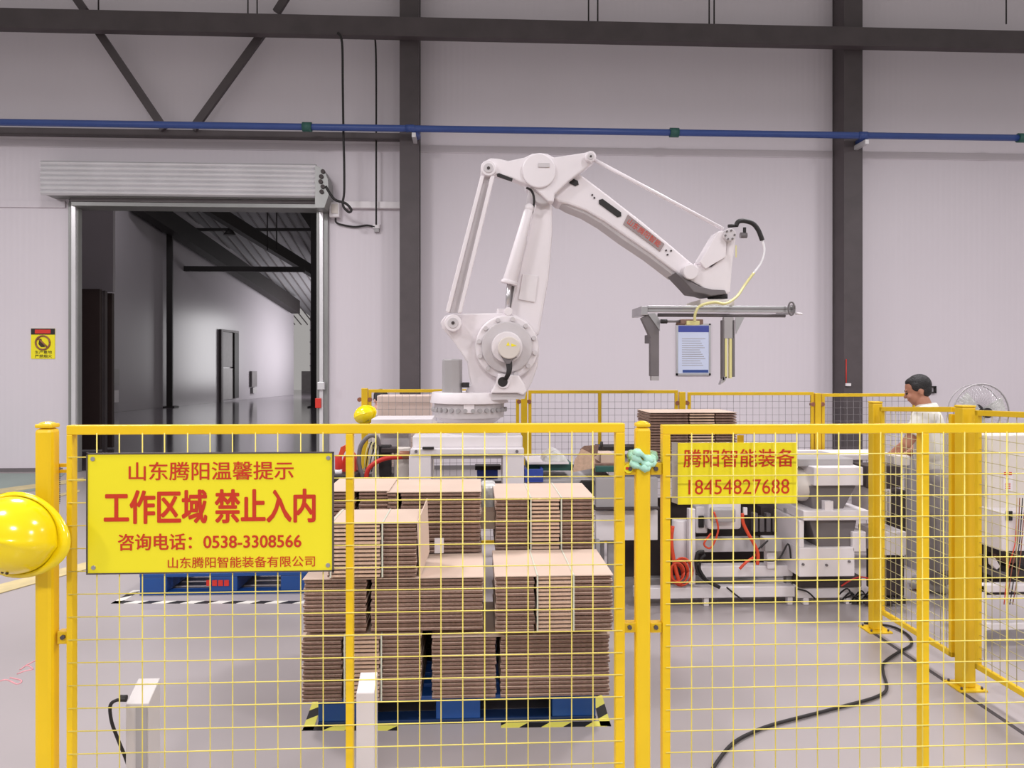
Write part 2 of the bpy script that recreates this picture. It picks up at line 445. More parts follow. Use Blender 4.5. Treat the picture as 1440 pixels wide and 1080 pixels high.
b.loop([L0 + Vector((0, 0, hz(L0))), L1 + Vector((0, 0, hz(L1))), Vector((4, L1.y, hz(L1))), Vector((4, L0.y, hz(L0)))], (0, 0, .1))
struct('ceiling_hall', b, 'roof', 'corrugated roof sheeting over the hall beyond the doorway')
b = B()
for k in range(46):
    x = -17 + k * .42
    b.loop([Vector((x, 14, hz(Vector((0, 14, 0))) - .06)), Vector((x + .05, 14, hz(Vector((0, 14, 0))) - .06)), Vector((x + .05, 52, hz(Vector((0, 52, 0))) - .06)), Vector((x, 52, hz(Vector((0, 52, 0))) - .06))], (0, 0, .06))
o = struct('roof_rib', b, 'grey_d', 'ribs of the corrugated roof sheeting in the hall'); o['kind'] = 'structure'
def Pt(px, py, t):      # point at camera depth t
    return Vector((0, 0, EYE)) + ray(px, py) * t
def onwall(px, off=.0):
    d = ray(px, 500); n2 = nrm
    p0 = A - nrm * off; t = (p0 - Vector((0, 0, 0))).dot(Vector((n2.x, n2.y, 0))) / (d.x * n2.x + d.y * n2.y)
    return Vector((d.x * t, d.y * t, 0)), t
def hbeam(p, q, w, hgt, lab, name='roof_beam'):
    d = (q - p).normalized(); s = d.cross(Vector((0, 0, 1))).normalized() * w / 2; u = Vector((0, 0, hgt / 2))
    b = B(); b.loop([p + s + u, p - s + u, p - s - u, p + s - u], q - p)
    return struct(name, b, 'steel_d', lab)
def inw(px, py, off=.45):
    p, t = onwall(px, off); return Pt(px, py, t)
hbeam(inw(190, 281), inw(416, 432), .5, .75, 'deep dark beam sloping along the wall of the hall beyond the doorway')
hbeam(Pt(262, 272, 28), Pt(462, 396, 40), .3, .5, 'second dark sloping beam under the hall roof')
hbeam(Pt(240, 323, 33.3), Pt(438, 323, 33.3), .15, .12, 'thin upper cross tie in the hall beyond the doorway')
hbeam(Pt(240, 378, 33.3), Pt(428, 379, 33.3), .2, .22, 'dark lower cross tie in the hall beyond the doorway')
for (x0, x1, yb_, lab) in ((234, 242, 573, 'dark column by the receding wall of the hall beyond'), (437, 445, 573, 'dark column just inside the far side of the doorway')):
    a = G(x0, yb_); c = G(x1, yb_)
    o = struct('hall_column', B().box(a.x, c.x, a.y, a.y + .1, 0, 8.4 if x0 < 300 else 10), 'steel_d', lab)
    obj('base_plate', B().box(a.x - .12, c.x + .12, a.y - .1, a.y + .4, 0, .05), 'steel_d', o)
a = Pt(414, 286, 32.4); b = B(); b.loop([Pt(412, 284, 32.4), Pt(437, 284, 32.4), Pt(437, 322, 32.4)], (0, .2, 0))
struct('haunch', b, 'steel_d', 'dark triangular haunch at the head of the doorway column')
for px, q in ((376, 352), (389, 352), (320, 318)):
    struct('hanger_rod', B().cyl(Pt(px, 270, 32), Pt(px, q, 32), .03, n=6), 'steel_d', 'thin hanger rod under the hall roof')
lp = thing('pendant_lamp', Pt(323, 328, 32), 'dark bell shaped pendant lamp under the hall roof', 'lamp')
obj('shade', B().cyl(Pt(323, 331, 32), Pt(323, 322, 32), .26, .10, 14), 'steel_d', lp); obj('stem', B().cyl(Pt(323, 322, 32), Pt(323, 316, 32), .05, n=8), 'steel_d', lp)
# tall brown doors leaning open at the left
dd = thing('hall_door', G(130, 632), 'tall dark brown door leaves standing open just inside the doorway', 'door')
a = G(96, 634); c = G(142, 634)
for (q0, q1, tp) in ((92, 141, 406), (144, 158, 412)):
    y = a.y + (0 if q0 < 100 else .4)
    obj('door_leaf', B().box(P(q0, 500, y).x, P(q1, 500, y).x, y, y + .09, .02, P(q0, tp, y).z), 'brown', dd, .01)
obj('door_post', B().box(P(140.5, 500, a.y).x, P(144.5, 500, a.y).x, a.y + .1, a.y + .2, 0, P(140, 408, a.y).z), 'steel', dd)
# partition edge
x = P(159, 400, a.y + 1.2).x
struct('wall_hall_partition', B().box(x - 1.6, x, a.y + 1.2, a.y + 1.3, P(120, 410, a.y + 1.2).z, 9.5), 'hallwall', 'grey partition above the brown doors')
# door and hatch in the long wall
def wallrect(px0, px1, py0, py1, off, th, name, m, parent):
    p, t = onwall(px0, off); q, t2 = onwall(px1, off)
    z1 = EYE + (HY - py0) / F * t; z0 = EYE + (HY - py1) / F * t
    b = B(); b.loop([p + Vector((0, 0, z0)), q + Vector((0, 0, z0)), q + Vector((0, 0, z1)), p + Vector((0, 0, z1))], nrm * th)
    return obj(name, b, m, parent)
p, t = onwall(324, .05)
d2 = thing('door_2', p, 'open personnel door in the long wall of the hall beyond', None); d2['kind'] = 'structure'
wallrect(311.5, 314, 466, 566, .14, .13, 'door_frame', 'steel', d2); wallrect(330, 336, 468, 560, .14, .13, 'door_frame', 'steel_d', d2)
wallrect(311.5, 336, 463, 466, .14, .13, 'door_frame', 'steel', d2); wallrect(314, 330, 467, 516, .07, .06, 'door_pane', 'grey_d', d2)
wallrect(314, 330, 518, 562, .07, .06, 'door_panel', 'grey', d2)
p, t = onwall(358, .05)
hb = thing('hose_cabinet', p, 'small dark cabinet low on the hall wall beyond the personnel door', 'cabinet')
wallrect(354.5, 361.5, 522, 544, .13, .11, 'cabinet_body', 'grey_d', hb); wallrect(356, 361, 545, 553, .13, .11, 'cabinet_foot', 'grey', hb)
p, t = onwall(165, .05)
sw = thing('switch_board', p, 'pale switch board on the hall wall beside the brown doors', 'switch board')
wallrect(160, 168, 519, 542, .13, .11, 'board', 'grey', sw); wallrect(161, 167, 549, 566, .13, .11, 'lower_box', 'white', sw)
b = B(); b.rect(424, 437, 522, 553, E.y + 5.8, E.y + 5.9)
d3 = struct('door_3', b, 'grey_d', 'small grey door in the far end wall of the hall')

# ------------------------------------------------------------------ floor marks
def strip(pts, m, name, lab, z=.003):
    b = B(); b.loop([Vector((p.x, p.y, z * .5)) for p in pts], (0, 0, z))
    o = obj(name, b, m); o['kind'] = 'structure'; o['label'] = lab; return o
strip([G(-420, 666), G(92, 666), G(60, 690), G(-420, 720)], 'green_floor', 'floor_marking', 'greyish green painted walkway along the wall by the doorway')
strip([G(-60, 696), G(-60, 703), G(118, 677), G(118, 672)], 'line', 'floor_marking', 'faded yellow line along the green walkway', .005)
strip([G(-60, 838), G(-60, 852), G(190, 782), G(190, 774)], 'line', 'floor_marking', 'faded yellow floor line running behind the yellow gate post', .005)
strip([G(-60, 726), G(-60, 731), G(112, 692), G(112, 689)], 'line', 'floor_marking', 'thin second yellow line beyond the gate post', .005)
def groove(p, q, w, lab):
    a = G(*p); c = G(*q); d = (c - a).normalized(); n = Vector((-d.y, d.x, 0)) * w
    b = B(); b.loop([a + n, c + n, c - n, a - n], (0, 0, .002)); o = obj('floor_joint', b, 'joint'); o['kind'] = 'structure'; o['label'] = lab
for k, pp in enumerate(([(-10, 962), (8, 956), (24, 962), (30, 957), (14, 953)], [(24, 948), (34, 944), (46, 941), (38, 936), (28, 942)], [(36, 936), (48, 930), (56, 926)])):
    b = B(); b.tube(spline([G(x, y, .001) for x, y in pp]), .004, 5); o = obj('floor_scribble', b, 'pinkl'); o['kind'] = 'structure'; o['label'] = 'faint pink chalk scribble on the floor beside the gate post'
groove((1226, 889), (1470, 1052), .012, 'dark joint cut in the concrete floor along the side fence')

# ================================================================== FRONT FENCE
YF = 2.1
def zpx(px, py, y): return P(px, py, y).z
def frame_bar(name, px0, px1, py0, py1, y0, y1, m, parent, z0=None, bev=.003):
    a = P(px0, py0, y0); c = P(px1, py1, y0)
    return obj(name, B().box(a.x, c.x, y0, y1, c.z if z0 is None else z0, a.z), m, parent, bev)
def fence_panel(name, lab, stiles, top, wires_v, hz0, pitch, xr, cat='fence panel', mid=None):
    x0 = P(stiles[0][0], top[0], YF).x; x1 = P(stiles[-1][1], top[0], YF).x
    pxm = (stiles[0][0] + stiles[-1][1]) / 2 if xr is None else xr
    zt = zpx(pxm, top[0], YF); zr = zpx(pxm, top[1], YF); zbot = .10
    t = thing(name, ((x0 + x1) / 2, YF, zbot), lab, cat, 'front mesh panels')
    obj('top_rail', B().box(x0, x1, YF, YF + .03, zr, zt), 'yel', t, .002)
    obj('bottom_rail', B().box(x0, x1, YF, YF + .03, zbot, zbot + .028), 'yel', t, .002)
    for i, (a, c) in enumerate(stiles):
        obj('stile', B().box(P(a, 620, YF).x, P(c, 620, YF).x, YF, YF + .03, zbot + .028, zr), 'yel', t, .002)
    return t, x0, x1, zr, zbot
def add_wires(t, xs, zs, xa, xb, za, zb, y, r, m='wire'):
    org = wloc(t)
    bv = B().cyl((0, 0, za), (0, 0, zb), r, n=6); bh = B().cyl((xa, 0, 0), (xb, 0, 0), r, n=6)
    mv = bpy.data.meshes.new('wire'); bv.bm.to_mesh(mv); bv.bm.free(); mv.materials.append(M[m])
    mh = bpy.data.meshes.new('wire'); bh.bm.to_mesh(mh); bh.bm.free(); mh.materials.append(M[m])
    for x in xs:
        o = bpy.data.objects.new('wire', mv); COL.objects.link(o); o.parent = t; o.location = Vector((x, y, 0)) - org; o.rotation_euler = (0, random.uniform(-.0008, .0008), 0)
    for z in zs:
        o = bpy.data.objects.new('wire', mh); COL.objects.link(o); o.parent = t; o.location = Vector((0, y - r * 1.6, z)) - org
RW = .0017
gate, gx0, gx1, gzr, gzb = fence_panel('fence_gate', 'yellow mesh gate carrying the large warning sign', [(93, 101), (486, 496), (866, 879)], (597, 610), None, None, None, 480, 'gate')
xs = [P(137 + 31.8 * i, 700, YF).x for i in range(11)] + [P(529 + 30.5 * i, 700, YF).x for i in range(11)]
dz = 31.2 / F * YF
zz0 = zpx(486, 640.5, YF)
zs = [zz0 - dz * i for i in range(22)]
add_wires(gate, xs, [z for z in zs if z > .13], gx0 + .008, gx1 - .008, gzb + .01, gzr + .004, YF - .002, RW)
panel, px0_, px1_, pzr, pzb = fence_panel('mesh_fence', 'yellow mesh fence panel carrying the phone number sign', [(932, 943), (1297, 1307), (1664, 1680)], (597, 610), None, None, None, 1150)
xs = [P(972 + 29.55 * i, 700, YF).x for i in range(24)]
dz = 30.2 / F * YF
zz0 = zpx(1150, 638, YF)
zs = [zz0 - dz * i for i in range(24)]
add_wires(panel, xs, [z for z in zs if z > .13], px0_ + .008, px1_ - .008, pzb + .01, pzr + .004, YF - .002, RW)

def round_post(name, pxl, pxr, ptop, lab):
    xa = P(pxl, 700, YF - .02).x; xc = P(pxr, 700, YF - .02).x; r = (xc - xa) / 2; cx = (xa + xc) / 2; cy = YF + .012
    zt = zpx((pxl + pxr) / 2, ptop, YF)
    t = thing(name, (cx, cy, 0), lab, 'fence post', 'yellow posts of the front fence')
    obj('post_tube', B().box(cx - r, cx + r, cy - r, cy + r, .01, zt - .018), 'yel', t, r * .45)
    b = B(); b.box(cx - r + .001, cx + r - .001, cy - r + .001, cy + r - .001, zt - .017, zt - .006)
    b.ball((cx, cy, zt - .008), (r * .92, r * .92, .008), 16, 8)
    obj('post_cap', b, 'yel', t, .004)
    obj('base_plate', B().box(cx - .08, cx + .08, cy - .08, cy + .08, 0, .01), 'yel', t, .002)
    return t, cx, cy, r
gp, gcx, gcy, gr = round_post('fence_post', 44.5, 70, 593, 'yellow gate post with the large helmet hung on it')
mp_, mcx, mcy, mr = round_post('fence_post', 896.5, 917, 592, 'yellow post with the pale green rag tied round it')
# brackets on posts
def bracket(t, pxa, pxb, pya, pyb, lbl=None):
    b = B().rect(pxa, pxb, pya, pyb, YF + .004, YF + .03); obj('bracket', b, 'yel_side', t, .002)
    cx_, cy_ = (pxa + pxb) / 2, (pya + pyb) / 2
    obj('bolt', B().disc(cx_, cy_, 3.2, YF - .004, YF + .006, 6), 'steel', t)
for a, c, y0, y1 in ((878, 895, 651, 668), (915, 931, 651, 668), (877, 895, 876, 890), (915, 931, 876, 890)):
    bracket(mp_, a, c, y0, y1)
bracket(gp, 80, 94, 888, 906)
# red printing on the small round label and mark by the bracket
lab1 = obj('warning_label', B().disc(884, 659, 6.5, YF - .001, YF + .004, 16), 'sign', mp_)
obj('warning_print', B().rect(880, 888, 657, 660.5, YF - .003, YF - .0015), 'red', mp_)
# hinge spring on gate
b = B(); xh = P(78.5, 680, YF + .04).x; zt = zpx(78, 655, YF + .04); zb_ = zpx(78, 708, YF + .04); pts = []
for k in range(20 * 10 + 1):
    a = k / 10 * 2 * math.pi; pts.append((xh + .0075 * math.cos(a), YF + .045 + .0075 * math.sin(a), zt + (zb_ - zt) * k / 200))
b.tube(pts, .0016, 5); obj('closer_spring', b, 'steel', gate)
b = B(); b.rect(81, 94, 652, 657, YF + .03, YF + .045); b.rect(81, 94, 661, 665, YF + .03, YF + .045); obj('hinge_arm', b, 'yel_side', gate, .001)

# rag
b = B()
for k in range(3):
    pts = []
    for i in range(25):
        a = 2 * math.pi * i / 24; rr = mr * 1.30 + .004 * math.sin(5 * a + k)
        pts.append((mcx + rr * 1.15 * math.cos(a), mcy + rr * math.sin(a) * 1.1 , zpx(905, 641 + k * 6.0, YF) + .009 * math.sin(2 * a + k) - .004 * math.cos(a)))
    b.tube(pts, .011, 8, taper=[.009 + .004 * math.sin(i * 1.7 + k) for i in range(25)])
tag(obj('rag', b, 'rag'), 'pale green rag tied round the yellow post between the front panels', 'rag')

# ------------------------------------------------------------------ signs
sg = thing('warning_sign', P(295, 806, YF - .01), 'large yellow warning sign with red Chinese lettering on the gate', 'sign')
ysn = YF - .014
obj('sign_plate', B().rect(121, 469, 636.5, 806, ysn, ysn + .006), 'sign', sg, .0008)
b = B(); y0 = ysn - .002
for r_ in ((121, 123, 636.5, 806), (467, 469, 636.5, 806), (121, 469, 636.5, 638.2), (121, 469, 804.2, 806)): b.rect(*r_, y0, ysn + .007)
obj('sign_edge', b, 'steel', sg)
text('山东腾阳温馨提示', 181, 413, 649, 675, ysn, 'red', sg, bold=.012)
text('工作区域 禁止入内', 146, 444, 688, 736, ysn, 'red', sg, bold=.035)
text('咨询电话：0538-3308566', 166, 424, 749.5, 773, ysn, 'red', sg, bold=.02)
text('山东腾阳智能装备有限公司', 236, 443, 782.5, 798, ysn, 'red', sg, bold=.008)
for px, py in ((130, 645.5), (461.5, 644), (131, 798.5), (461, 795)):
    obj('screw', B().disc(px, py, 3, ysn - .003, ysn, 12), 'alu', sg)
ys2 = YF + .035
sg2 = thing('phone_sign', P(1036, 709, ys2), 'smaller yellow sign with a red phone number behind the mesh', 'sign')
obj('sign_plate', B().rect(953, 1120, 622.5, 709, ys2, ys2 + .004), 'sign', sg2, .001)
b = B(); b.loop([P(953, 622.5, ys2), P(953, 709, ys2), P(944.5, 706, ys2 + .05), P(944.5, 622, ys2 + .05)], (.003, .004, 0)); obj('folded_edge', b, 'grey', sg2)
obj('backing_bar', B().rect(1037, 1046, 612, 623, ys2 + .002, ys2 + .006), 'yel', sg2)
text('腾阳智能装备', 961, 1117, 631.5, 657, ys2, 'red', sg2, bold=.012)
text('18454827688', 968, 1110, 674, 695, ys2, 'red', sg2, bold=-.005)
w3 = thing('fire_sign', P(60, 505, WY), 'small yellow no-fire sign with black header on the wall', 'sign')
obj('sign_plate', B().rect(43.5, 77, 462, 504.5, WY - .012, WY), 'sign', w3)
obj('header_band', B().rect(43.5, 77, 462, 470.5, WY - .016, WY - .011), 'black', w3); obj('header_label', B().rect(49, 71, 463.5, 469, WY - .02, WY - .015), 'redp', w3)
b = B(); c = P(60, 482, WY - .02); rr = R(9.6, 60, WY)
pts = [c + Vector((rr * math.cos(a * math.pi / 16), 0, rr * math.sin(a * math.pi / 16))) for a in range(33)]
b.tube(pts, .014, 6); b.tube([c + Vector((-rr * .7, 0, rr * .7)), c + Vector((rr * .7, 0, -rr * .7))], .014, 6)
obj('prohibition_ring', b, 'copper', w3)
b = B(); b.loop([c + Vector(q) for q in ((-.07, .004, -.02), (-.03, .004, -.07), (.03, .004, -.07), (.02, .004, -.01), (-.01, .004, .02), (-.03, .004, .07), (-.06, .004, .03))], (0, .004, 0)); obj('flame_mark', b, 'text_d', w3)
text('生产重地', 49, 73, 493, 497.5, WY - .014, 'text_d', w3, bold=.01); text('严禁烟火', 49, 73, 498.5, 503, WY - .014, 'text_d', w3, bold=.01)
ps = thing('wall_poster', P(975, 528, WY), 'blue and white notice in a thin frame on the wall under the gripper', 'poster')
obj('paper', B().rect(953, 998, 457, 525, WY - .02, WY - .005), 'poster', ps)
b = B(); 
for r_ in ((951, 953.5, 455, 528), (997, 999.5, 455, 528), (951, 999.5, 455, 457), (951, 999.5, 525, 528)): b.rect(*r_, WY - .03, WY)
obj('frame', b, 'alu', ps)
obj('header_band', B().rect(954, 997, 458, 467, WY - .024, WY - .02), 'blue_d', ps); obj('footer_band', B().rect(960, 996, 520, 524, WY - .024, WY - .02), 'blue', ps)
b = B()
for k in range(13): b.rect(959, 992 - (k * 7 % 9), 476 + k * 3.1, 476.9 + k * 3.1, WY - .023, WY - .02)
obj('print_lines', b, 'grey', ps)['kind'] = 'stuff'

# ------------------------------------------------------------------ helmets
def helmet(name, c, r, face, lab, tilt=0.0):
    """dome towards face (unit vector); c is the centre of the rim"""
    t = thing(name, c, lab, 'helmet', 'yellow safety helmets')
    f = Vector(face).normalized(); q = f.to_track_quat('Z', 'Y').to_matrix() @ Matrix.Rotation(tilt, 3, 'Z')
    b = B(); seg, ring = 40, 16; rows = []
    for j in range(ring + 1):
        ph = math.pi / 2 * j / ring; row = []
        for i in range(seg):
            a = 2 * math.pi * i / seg; rr = math.cos(ph)
            zz = math.sin(ph)
            ridge = 1 + .05 * math.exp(-((math.sin(a)) ** 2) * 60) * (1 if j < ring else 0) 
            row.append(b.bm.verts.new(Vector(c) + q @ Vector((r * 1.12 * rr * math.cos(a) * ridge, r * .92 * rr * math.sin(a), r * .95 * zz * (ridge if j > 2 else 1)))))
        rows.append(row)
    for j in range(ring):
        for i in range(seg):
            try: fc = b.bm.faces.new([rows[j][i], rows[j][(i + 1) % seg], rows[j + 1][(i + 1) % seg], rows[j + 1][i]]); fc.smooth = True
            except ValueError: pass
    bmesh.ops.remove_doubles(b.bm, verts=b.bm.verts[:], dist=1e-5)
    o = obj('shell', b, 'helmet', t); sd = o.modifiers.new('s', 'SOLIDIFY'); sd.thickness = .003
    b = B(); n = 40; a1, a2 = [], []
    for ring_r, lst, zz in ((1.0, a1, 0), (1.10, a2, -.06)):
        for i in range(n):
            a = 2 * math.pi * i / n; ex = 1 + (.16 * max(0, math.cos(a)) ** 2 if ring_r > 1 else 0)
            lst.append(b.bm.verts.new(Vector(c) + q @ Vector((r * 1.12 * ring_r * ex * math.cos(a), r * .92 * ring_r * math.sin(a), r * zz))))
    for i in range(n): fc = b.bm.faces.new([a1[i], a1[(i + 1) % n], a2[(i + 1) % n], a2[i]]); fc.smooth = True
    o = obj('brim', b, 'helmet', t); sd = o.modifiers.new('s', 'SOLIDIFY'); sd.thickness = .003
    b = B()
    for k in range(4):
        p = Vector(c) + q @ Vector((r * (.35 - .12 * k), -r * .80, r * .40)); b.ball(p, (.004, .004, .004), 8, 6)
    obj('vent_hole', b, 'text_d', t)
    b = B(); pts = [Vector(c) + q @ Vector((r * .9 * math.cos(a), r * .75 * math.sin(a), -r * .04)) for a in [2 * math.pi * i / 20 for i in range(21)]]
    b.tube(pts, .008, 6); obj('head_band', b, 'black', t)
    return t
hc = P(22, 752, YF - .06); helmet('safety_helmet', hc, R(60, 22, YF - .06) * .96, (-.15, -1, .12), 'large yellow safety helmet hung on the gate post, dome outwards', math.radians(-12))

# ================================================================== SIDE FENCE
SP = [G(1231, 886), G(1352, 966)]
sd_ = (SP[1] - SP[0]).normalized()
def side_post(c, wpx, ztop, lab, dbl=False):
    t = thing('fence_post', c, lab, 'fence post', 'posts of the side fence')
    r = wpx
    obj('post_tube', B().box(c.x - r, c.x + r, c.y - r, c.y + r, .01, ztop), 'yel_side', t, .006)
    obj('post_cap', B().box(c.x - r - .002, c.x + r + .002, c.y - r - .002, c.y + r + .002, ztop, ztop + .012), 'yel_side', t, .005)
    obj('base_plate', B().box(c.x - .075, c.x + .075, c.y - .075, c.y + .075, 0, .01), 'yel_side', t, .002)
    for sx in (-.055, .055):
        for sy in (-.055, .055): obj('anchor_bolt', B().cyl((c.x + sx, c.y + sy, .01), (c.x + sx, c.y + sy, .022), .006, n=6), 'steel', t)
    return t
z1 = EYE + (HY - 567) / F * (SP[0].y / ray(1231, 500).y); z2 = EYE + (HY - 573) / F * (SP[1].y / ray(1352, 500).y)
side_post(SP[0], .032, z1, 'yellow post of the side fence in front of the standing man')
side_post(SP[1] + Vector((.02, 0, 0)), .036, z2, 'thicker yellow post of the side fence, close to the cream cabinet')
def side_panel(p, q, ztp, ztq, lab, m='wire_unlit', zb=.13):
    t = thing('mesh_fence', (p + q) / 2, lab, 'fence panel', 'mesh panels of the side fence')
    d = (q - p).normalized(); n = Vector((-d.y, d.x, 0)) * .012; L = (q - p).length
    def bar(a, c, h0, h1, name):
        b = B(); b.loop([a + n + Vector((0, 0, h0[0])), a - n + Vector((0, 0, h0[0])), a - n + Vector((0, 0, h0[1])), a + n + Vector((0, 0, h0[1]))], (c - a) + Vector((0, 0, h1[0] - h0[0])))
        return obj(name, b, 'yel_side', t, .002)
    bar(p, q, (ztp - .028, ztp), (ztq - .028, ztq), 'top_rail'); bar(p, q, (zb, zb + .028), (zb, zb + .028), 'bottom_rail')
    for s_ in (p, q - d * .024): 
        b = B(); b.loop([s_ + n, s_ - n, s_ - n + d * .024, s_ + n + d * .024], (0, 0, ztp - zb)); 
        for v in b.bm.verts: v.co.z += zb
        obj('stile', b, 'yel_side', t, .002)
    k = int(L / .06); org = wloc(t)
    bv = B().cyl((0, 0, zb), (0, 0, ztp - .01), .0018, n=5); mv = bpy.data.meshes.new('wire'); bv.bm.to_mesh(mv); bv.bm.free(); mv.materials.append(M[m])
    for i in range(1, k + 1):
        c = p + d * (L * i / (k + 1)); o = bpy.data.objects.new('wire', mv); COL.objects.link(o); o.parent = t; o.location = Vector((c.x, c.y, 0)) - Vector((org.x, org.y, org.z))
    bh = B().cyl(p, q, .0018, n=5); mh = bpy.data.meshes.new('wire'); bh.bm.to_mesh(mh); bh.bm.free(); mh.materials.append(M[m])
    for i in range(1, int((ztp - zb) / .06)):
        o = bpy.data.objects.new('wire', mh); COL.objects.link(o); o.parent = t; o.location = Vector((0, 0, zb + .06 * i)) - org
    return t
side_panel(SP[0] + sd_ * .07, SP[1] - sd_ * .07, z1 - .02, z2 - .0, 'receding yellow mesh panel between the two side fence posts')
side_panel(SP[1] + sd_ * .08 + Vector((.03, 0, 0)), SP[1] + sd_ * 1.25 + Vector((.04, 0, 0)), z2 - .01, z2 + .03, 'near yellow mesh panel of the side fence at the picture edge')

# ================================================================== BACK FENCE
YB = 6.85
def back_post(px, ptop, lab):
    c = P(px, ptop, YB); t = thing('fence_post', (c.x, YB, 0), lab, 'fence post', 'posts of the far fence')
    obj('post_tube', B().box(c.x - .027, c.x + .027, YB - .027, YB + .027, .01, c.z), 'yel_side', t, .004)
    obj('base_plate', B().box(c.x - .07, c.x + .07, YB - .07, YB + .07, 0, .01), 'yel_side', t)
    for dx in (-.045, .045):
        for zz in (c.z - .1, .5): obj('clamp', B().cyl((c.x + dx, YB - .02, zz), (c.x + dx, YB + .02, zz), .02, n=8), 'copper', t)
for px, pt, lb in ((513, 546, 'far fence post with the small helmet on it'), (737, 549, 'far fence post just beside the robot base'), (959, 551, 'far fence post behind the brown carton stack'),
                   (1149, 553, 'far fence post beside the steel column')):
    back_post(px, pt, lb)
def back_panel(pa, pc, pt, lab, mid=None):
    a = P(pa, pt, YB); c = P(pc, pt, YB); t = thing('mesh_fence', ((a.x + c.x) / 2, YB, .1), lab, 'fence panel', 'mesh panels of the far fence')
    z0, z1 = .12, a.z
    obj('top_rail', B().box(a.x, c.x, YB - .012, YB + .012, z1 - .028, z1), 'yel_side', t, .002); obj('bottom_rail', B().box(a.x, c.x, YB - .012, YB + .012, z0, z0 + .028), 'yel_side', t, .002)
    ms = [a.x, c.x - .028] + ([P(mid, 600, YB).x] if mid else [])
    for x in ms: obj('stile', B().box(x, x + .028, YB - .012, YB + .012, z0 + .028, z1 - .028), 'yel_side', t, .002)
    b = B(); n = int((c.x - a.x) / .06)
    for i in range(1, n): b.cyl((a.x + i * .06, YB, z0 + .02), (a.x + i * .06, YB, z1 - .02), .0018, n=4)
    for i in range(1, int((z1 - z0) / .06)): b.cyl((a.x, YB - .003, z0 + i * .06), (c.x, YB - .003, z0 + i * .06), .0018, n=4)
    o = obj('mesh_infill', b, 'grey_d', t); o['kind'] = 'stuff'
back_panel(518, 730, 547.5, 'far mesh panel behind the robot base')
back_panel(743, 953, 549, 'far mesh panel just beyond the robot, with a middle bar', 841)
back_panel(967, 1144, 551.5, 'far mesh panel under the gripper')
back_panel(1155, 1288, 553.5, 'far mesh panel between the steel column and the man')
hc = P(512.5, 583, YB - .045); helmet('safety_helmet', hc, R(12.5, 512, YB), (-.15, -1, .1), 'small yellow safety helmet hung on the far fence post', math.radians(20))

# ================================================================== ROBOT
YR = 5.6
rb = thing('palletizing_robot', (P(665, 600, YR).x, YR, .0), 'white four-axis palletising robot arm with gripper over the fenced cell', 'robot')
def rp(name, b, m='robot', bev=.006, parent=rb): return obj(name, b, m, parent, bev)
# pedestal (bench under the robot) is a thing of its own
pd = thing('robot_pedestal', (P(655, 850, YR).x, YR + .2, 0), 'white steel pedestal bench under the robot', 'pedestal')
obj('top_plate', B().rect(577, 737, 631, 639, YR - .30, YR + .55), 'white', pd, .006)
obj('upper_box', B().rect(580, 735, 613, 630, YR - .22, YR + .5), 'white', pd, .01)
obj('upper_box_lid', B().rect(600, 712, 611.5, 613.5, YR - .1, YR + .4), 'cream', pd, .004)
def toz(px0, px1, py0, y0, y1): 
    a = P(px0, py0, y0); c = P(px1, py0, y0); return B().box(a.x, c.x, y0, y1, 0, a.z)
obj('leg', toz(575, 606, 640, YR - .28, YR + .0), 'white', pd, .006); obj('leg', toz(707, 737, 640, YR - .28, YR + .0), 'white', pd, .006)
obj('leg', toz(580, 606, 640, YR + .25, YR + .5), 'grey', pd, .006); obj('leg', toz(707, 733, 640, YR + .25, YR + .5), 'grey', pd, .006)
obj('cross_beam', B().rect(606, 707, 639, 645, YR - .25, YR - .1), 'grey', pd, .003)
for px in (585, 727): obj('bolt', B().disc(px, 635, 2.2, YR - .31, YR - .30, 8), 'grey_d', pd)
obj('shelf', B().rect(606, 707, 676.5, 680, YR + .5, YR + .8), 'grey', pd)
obj('clamp_plate', B().rect(594, 610, 629, 632, YR - .32, YR - .28), 'black', pd)

cx = P(660, 590, YR + .12).x; cy = YR + .12
zf = lambda py: P(660, py, YR + .12).z
def ring(p0, p1, r0, r1, name, m, n=32): rp(name, B().cyl((cx, cy, zf(p0)), (cx, cy, zf(p1)), R(r0, 660, cy), R(r1, 660, cy), n), m, .004)
ring(611.5, 596, 42, 36, 'base_foot', 'robot_g'); ring(596, 594, 31, 31, 'base_groove', 'dark'); ring(594, 586, 36, 46, 'base_cone', 'robot_g'); ring(586, 565, 49, 49, 'base_ring', 'robot_g')
ring(566, 551, 55, 52, 'turntable', 'robot')
for k in range(16):
    a = math.pi + math.pi * (k + .5) / 16; r = R(49.5, 660, cy)
    c = Vector((cx + r * math.cos(a), cy + r * math.sin(a), zf(575))); d = Vector((math.cos(a), math.sin(a), 0))
    rp('ring_bolt', B().cyl(c - d * .01, c + d * .018, .016, n=8), 'grey', 0)
rp('cover_strip', B().rect(652, 667, 563, 581, cy - R(51.5, 660, cy), cy - R(47, 660, cy)), 'robot', .003)
rp('side_lug', B().rect(696, 708, 562, 578, cy - .1, cy + .1), 'robot_g', .005)
rp('turntable_arm', B().poly([(690, 553), (735, 553), (741, 548), (738, 561), (690, 563)], YR - .12, YR + .35), 'robot_g', .006)
rp('swivel_motor', B().disc(0, 0, 1, 0, .01) if False else B().cyl((P(636, 548, YR).x, YR - .02, zf(553)), (P(636, 548, YR).x, YR - .02, P(636, 505, YR).z), R(14.5, 636, YR), n=8, smooth=False), 'grey', .01)
rp('motor_plug', B().rect(650, 660, 538, 545, YR - .08, YR), 'black', .003)
